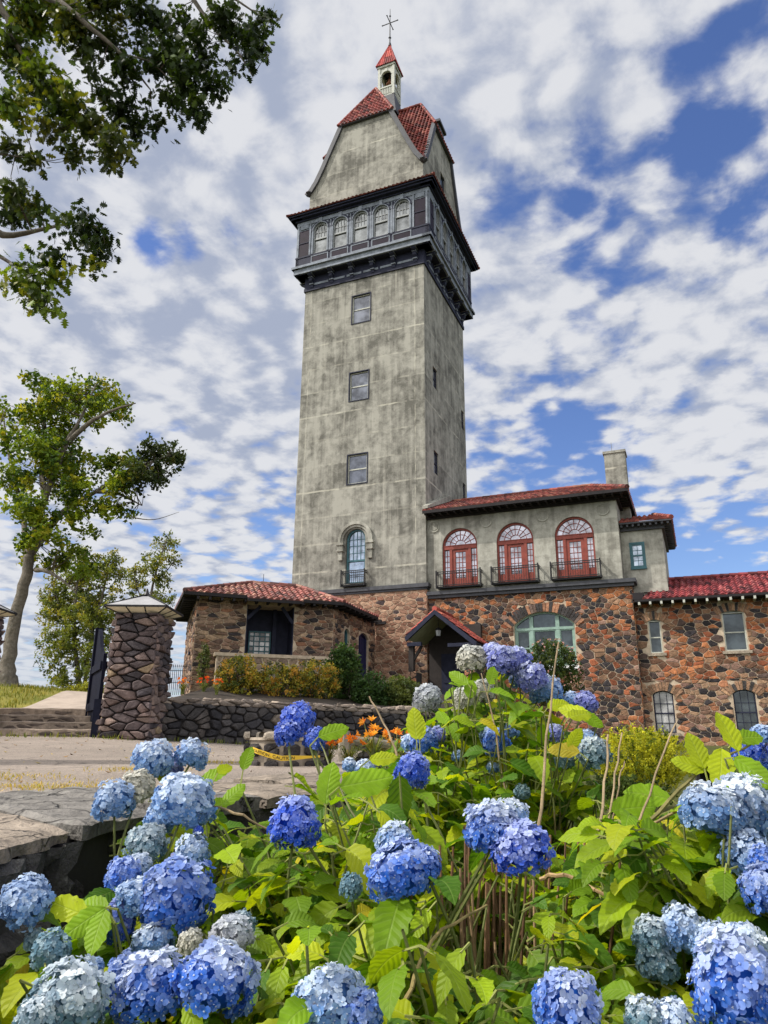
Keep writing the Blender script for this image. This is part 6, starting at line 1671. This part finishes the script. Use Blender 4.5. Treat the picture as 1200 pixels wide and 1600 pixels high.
TOPL = [(-200, 1700), (60, 1420), (150, 1380), (215, 1270), (330, 1225), (370, 1270), (440, 1275), (505, 1225), (560, 1185), (620, 1130), (680, 1075), (720, 1045), (780, 1040), (850, 1095), (890, 1120), (930, 1190), (960, 1255), (1010, 1258), (1060, 1245), (1100, 1215), (1200, 1180), (1500, 1150)]
def legal(p):
    if p.x < xof(INNER, p.y)+.10 and p.z < -.22: return False
    x, y = unproj(p); return y > top_limit(x)
HY = {}
for k, (nm, lab, hs) in HEADS.items():
    bx, by = BASE[k]; HY[k] = (thing(nm, lab, 'hydrangea', (bx, by, z_gard(bx, by)), group='hydrangea bushes along the garden wall'), MB(), MB())
def ground_pt(k, spread=.22):
    bx, by = BASE[k]; x, y = random.gauss(bx, spread), random.gauss(by, spread); x = max(x, xof(INNER, y)+.2); return Vector((x, y, z_gard(x, y)-.02))
i = 0
for k, (nm, lab, hs) in HEADS.items():
    root, lm, sm = HY[k]
    for (hx, hy, dpx, Y, col, al) in hs:
        c = at(hx, hy, Y); R = dpx*.5*(c.length)/FPX*.86
        ob = bpy.data.objects.new('flower_head', HM[i % len(HM)]); COL.objects.link(ob); i += 1
        ob.parent = root
        q = Matrix.Translation(c) @ Matrix.Rotation(random.uniform(-.35, .35), 4, 'X') @ Matrix.Rotation(random.uniform(-.35, .35), 4, 'Y') @ Matrix.Rotation(random.uniform(0, 6.28), 4, 'Z') @ Matrix.Diagonal((R*random.uniform(.9, 1.1), R*random.uniform(.9, 1.1), R*random.uniform(.88, 1.1), 1))
        ob.matrix_local = MW[root.name].inverted() @ q
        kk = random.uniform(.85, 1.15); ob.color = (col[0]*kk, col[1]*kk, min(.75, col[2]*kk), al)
        g = ground_pt(k, .16)
        pts = cane(sm, g, c-BZ*R*.4, .0065, .0038, .08)
        for nd, fr_ in ((pts[6], 0), (pts[5], .35), (pts[4], .5)):
            a = random.uniform(0, 2*PI)
            for aa in (a, a+PI):
                put_leaf(lm, sm, pts[6]-BZ*(.02+fr_*.25)+rvec()*.01, aa, random.uniform(.09, .145))
# leafy shoots that fill the bushes
tries = 0; made = 0
while made < 580 and tries < 12000:
    tries += 1
    Y = 1.25+2.9*random.random()**1.25; x = random.uniform(-.56, .58)*Y
    zt = -.52+.205*(Y-1.5)+random.uniform(-.17, .05)
    if Y > 3.0 and .05*Y < x < .30*Y: zt += random.uniform(0, .42)*smooth01((Y-3.0)/.5)
    p = Vector((x, Y, zt)); sx, sy = unproj(p)
    if x < xof(INNER, Y)+.08 : continue
    if sy < top_limit(sx)+12: continue
    k = min(BASE, key=lambda q: math.hypot(BASE[q][0]-x, BASE[q][1]-Y)*(1.25 if q == 'back' else 1))
    root, lm, sm = HY[k]; g = ground_pt(k, .22); g = g.lerp(Vector((x, Y, z_gard(x, Y))), .45)
    pts = cane(sm, g, p, .0055, .003, .09); ok = 0; a = random.uniform(0, PI)
    for j, dz in enumerate((0, .035, .085, .15, .22)):
        q = p-BZ*dz+(pts[5]-p)*dz*.8
        for aa in (a, a+PI):
            ok += put_leaf(lm, sm, q, aa+random.uniform(-.3, .3), random.uniform(.07, .10) if j == 0 else random.uniform(.09, .14))
        a += PI/2+random.uniform(-.3, .3)
    made += 1
# denser shoots where the bushes stand in front of the wall and the house
def shoots(k, x0, x1, y0, y1, Y0, Y1, n, L0, L1):
    root, lm, sm = HY[k]
    for _ in range(n):
        sx, sy, Y = random.uniform(x0, x1), random.uniform(y0, y1), random.uniform(Y0, Y1)
        if sy < top_limit(sx)+16: continue
        p = at(sx, sy, Y)
        if p.x < xof(INNER, Y)+.08: continue
        g = ground_pt(k, .22); g = g.lerp(Vector((p.x, Y, z_gard(p.x, Y))), .5)
        pts = cane(sm, g, p, .005, .003, .08); a = random.uniform(0, PI)
        for j, dz in enumerate((0, .05, .12)):
            q = p-BZ*dz+(pts[5]-p)*dz*.8
            for aa in (a, a+PI): put_leaf(lm, sm, q, aa+random.uniform(-.3, .3), random.uniform(L0, L1))
            a += PI/2+random.uniform(-.3, .3)
shoots('back', 630, 945, 1060, 1260, 2.9, 3.9, 150, .09, .15)
shoots('mid', 345, 640, 1235, 1420, 2.1, 3.0, 80, .09, .145)
shoots('right', 930, 1230, 1250, 1440, 1.9, 2.9, 105, .09, .14)
shoots('mid', 400, 900, 1440, 1620, 1.4, 1.9, 30, .08, .12)
shoots('right', 1200, 1500, 1250, 1600, 1.5, 2.7, 60, .10, .16)
# single leaves that stand up above the rest
def sprig(k, x, y, Y, L, az, el, col=None, W=.66):
    root, lm, sm = HY[k]; p = at(x, y, Y); d = Vector((math.cos(az)*math.cos(el), math.sin(az)*math.cos(el), math.sin(el))); b = p-d*L*.5
    up = Vector((random.uniform(-.3, .3), -.9, .45)).normalized()
    hleaf(lm, b, d, up, L, L*W, col or leafcol(), .12, .14)
    sm.tube([b, b-d*.03-BZ*.02], [.0025, .003], 4, (.22, .24, .06), False)
    cane(sm, ground_pt(k, .15), b-d*.03-BZ*.02, .006, .003, .05)
LY = (.44, .52, .012); LG_ = (.24, .41, .012)
for a in (('mid', 648, 1128, 2.7, .125, 1.9, 1.3, LY), ('mid', 522, 1142, 2.6, .115, .3, .35, LG_), ('mid', 512, 1220, 2.4, .14, 1.5, 1.2, LG_), ('mid', 575, 1222, 2.3, .17, .2, .15, LG_), ('mid', 385, 1183, 2.5, .085, 1.2, 1.2, LG_), ('mid', 366, 1240, 2.4, .10, .6, .7, LG_), ('mid', 625, 1250, 2.3, .15, 1.5, -1.2, (.06, .13, .015)), ('mid', 600, 1185, 2.6, .10, .1, .1, LY), ('mid', 345, 1255, 2.5, .085, 1, .2, LG_),
          ('back', 895, 1112, 3.0, .135, 2.6, .2, LY), ('back', 872, 1100, 3.1, .11, .4, .3, LY), ('back', 898, 1152, 2.9, .10, .1, 1.1, LY), ('back', 925, 1125, 2.9, .10, .1, -.6, LG_), ('back', 880, 1170, 2.9, .12, 2.8, .2, (.42, .34, .02)), ('back', 905, 1115, 2.8, .12, .6, .25, LY), ('back', 850, 1150, 3.0, .11, 1.2, -.9, LG_), ('back', 690, 1120, 3.2, .11, 2, .6, LG_), ('back', 655, 1135, 3.3, .12, 1.6, 1.2, LY), ('back', 735, 1075, 3.4, .12, 1.2, .9, LG_), ('back', 715, 1060, 3.4, .12, 2.6, .5, LG_), ('back', 770, 1055, 3.4, .11, .9, .9, LG_),
          ('right', 1138, 1140, 2.2, .13, 1.9, 1.15, LY), ('right', 1088, 1170, 2.2, .115, 2.0, 1.2, LY), ('right', 1075, 1195, 2.2, .10, 2.9, .25, LY), ('right', 1128, 1200, 2.15, .14, 4.2, -.8, LY), ('right', 1180, 1205, 2.1, .12, 5.6, -.6, LG_), ('right', 1170, 1150, 2.25, .10, .3, .2, LG_), ('right', 990, 1260, 2.4, .16, .3, .15, LG_), ('right', 1010, 1240, 2.5, .15, 2.9, .2, LG_), ('left', 145, 1415, 1.85, .10, 2.6, .1, LG_), ('left', 130, 1440, 1.8, .10, 3.6, -.5, LG_), ('left', 105, 1420, 1.85, .11, 2.9, .2, LY), ('left', 150, 1455, 1.78, .10, 4.6, -.8, LG_), ('left', 335, 1210, 2.6, .10, .3, .5, LG_), ('left', 350, 1200, 2.6, .08, 1.2, .4, LY)):
    sprig(*a)
# dead canes and arching woody stems
def stick(k, pts, r0, r1, col):
    root, lm, sm = HY[k]; Q = [at(*p) for p in pts]; P = []
    for i in range(len(Q)-1):
        for j in range(4):
            t = j/4; p0, p1, p2, p3 = Q[max(i-1, 0)], Q[i], Q[i+1], Q[min(i+2, len(Q)-1)]
            P.append(((p1*2)+(p2-p0)*t+(p0*2-p1*5+p2*4-p3)*t*t+(p1*3-p0-p2*3+p3)*t**3)*.5+rvec()*.004)
    P.append(Q[-1]); n = len(P)
    for i in range(n-1): sm.tube(P[i:i+2], [lerp(r0, r1, (i+q)/n)*.72*random.uniform(.92, 1.1) for q in (0, 1)], 6, jit(col, .22))
TAN = (.27, .20, .12); GB = (.17, .15, .05)
for k, pts, r0, r1, c in (('back', [(842, 1290, 2.6), (855, 1150, 2.65), (873, 1003, 2.7)], .008, .003, TAN), ('back', [(792, 1255, 3.0), (775, 1150, 3.05), (752, 1052, 3.1)], .006, .003, TAN), ('right', [(985, 1330, 2.3), (1015, 1240, 2.4), (1056, 1130, 2.5)], .006, .003, TAN), ('right', [(935, 1300, 2.3), (945, 1220, 2.4), (950, 1148, 2.5)], .006, .004, TAN), ('right', [(950, 1290, 2.4), (962, 1210, 2.5), (972, 1145, 2.6)], .005, .003, TAN), ('right', [(958, 1290, 2.5), (966, 1230, 2.5), (976, 1190, 2.6)], .004, .003, TAN),
    ('mid', [(620, 1180, 2.9), (600, 1130, 2.95), (577, 1088, 3.0)], .006, .004, TAN), ('mid', [(560, 1290, 2.3), (530, 1230, 2.4), (500, 1160, 2.6)], .005, .003, (.12, .13, .05)), ('right', [(1000, 1300, 2.2), (1060, 1235, 2.2), (1110, 1195, 2.2), (1175, 1162, 2.25)], .009, .004, GB), ('right', [(965, 1320, 2.2), (1010, 1290, 2.15), (1068, 1262, 2.1)], .008, .005, (.22, .16, .07)), ('mid', [(845, 1372, 2.2), (880, 1366, 2.15), (920, 1385, 2.1), (960, 1410, 2.05)], .008, .006, (.30, .20, .10)), ('right', [(905, 1350, 2.3), (950, 1352, 2.2), (1000, 1335, 2.2)], .007, .004, (.20, .12, .06)), ('mid', [(625, 1600, 1.55), (650, 1520, 1.6), (690, 1455, 1.7), (760, 1415, 1.9)], .006, .004, (.26, .20, .08)), ('left', [(335, 1260, 2.4), (380, 1275, 2.3), (430, 1300, 2.3)], .006, .004, (.2, .15, .08))):
    stick(k, pts, r0, r1, c)
root, lm, sm = HY['mid']
for _ in range(95):                        # the bare brown canes in the heart of the middle bush
    a = Vector((random.gauss(.33, .10), random.gauss(2.45, .16), -1.15)); b = Vector((a.x+random.gauss(.02, .07), a.y+random.gauss(0, .1), random.uniform(-.50, -.25)))
    sm.tube([a, a.lerp(b, .5)+rvec()*.015, b], [.006, .005, .0035], 5, jit(pick([(2, (.19, .105, .055)), (1, (.27, .18, .10)), (1, (.10, .055, .03))]), .2), False)
for k, (root, lm, sm) in HY.items():
    sm.build('canes', M['stem'], root, kind='stuff'); lm.build('foliage', M['hleaf'], root, smooth=True)
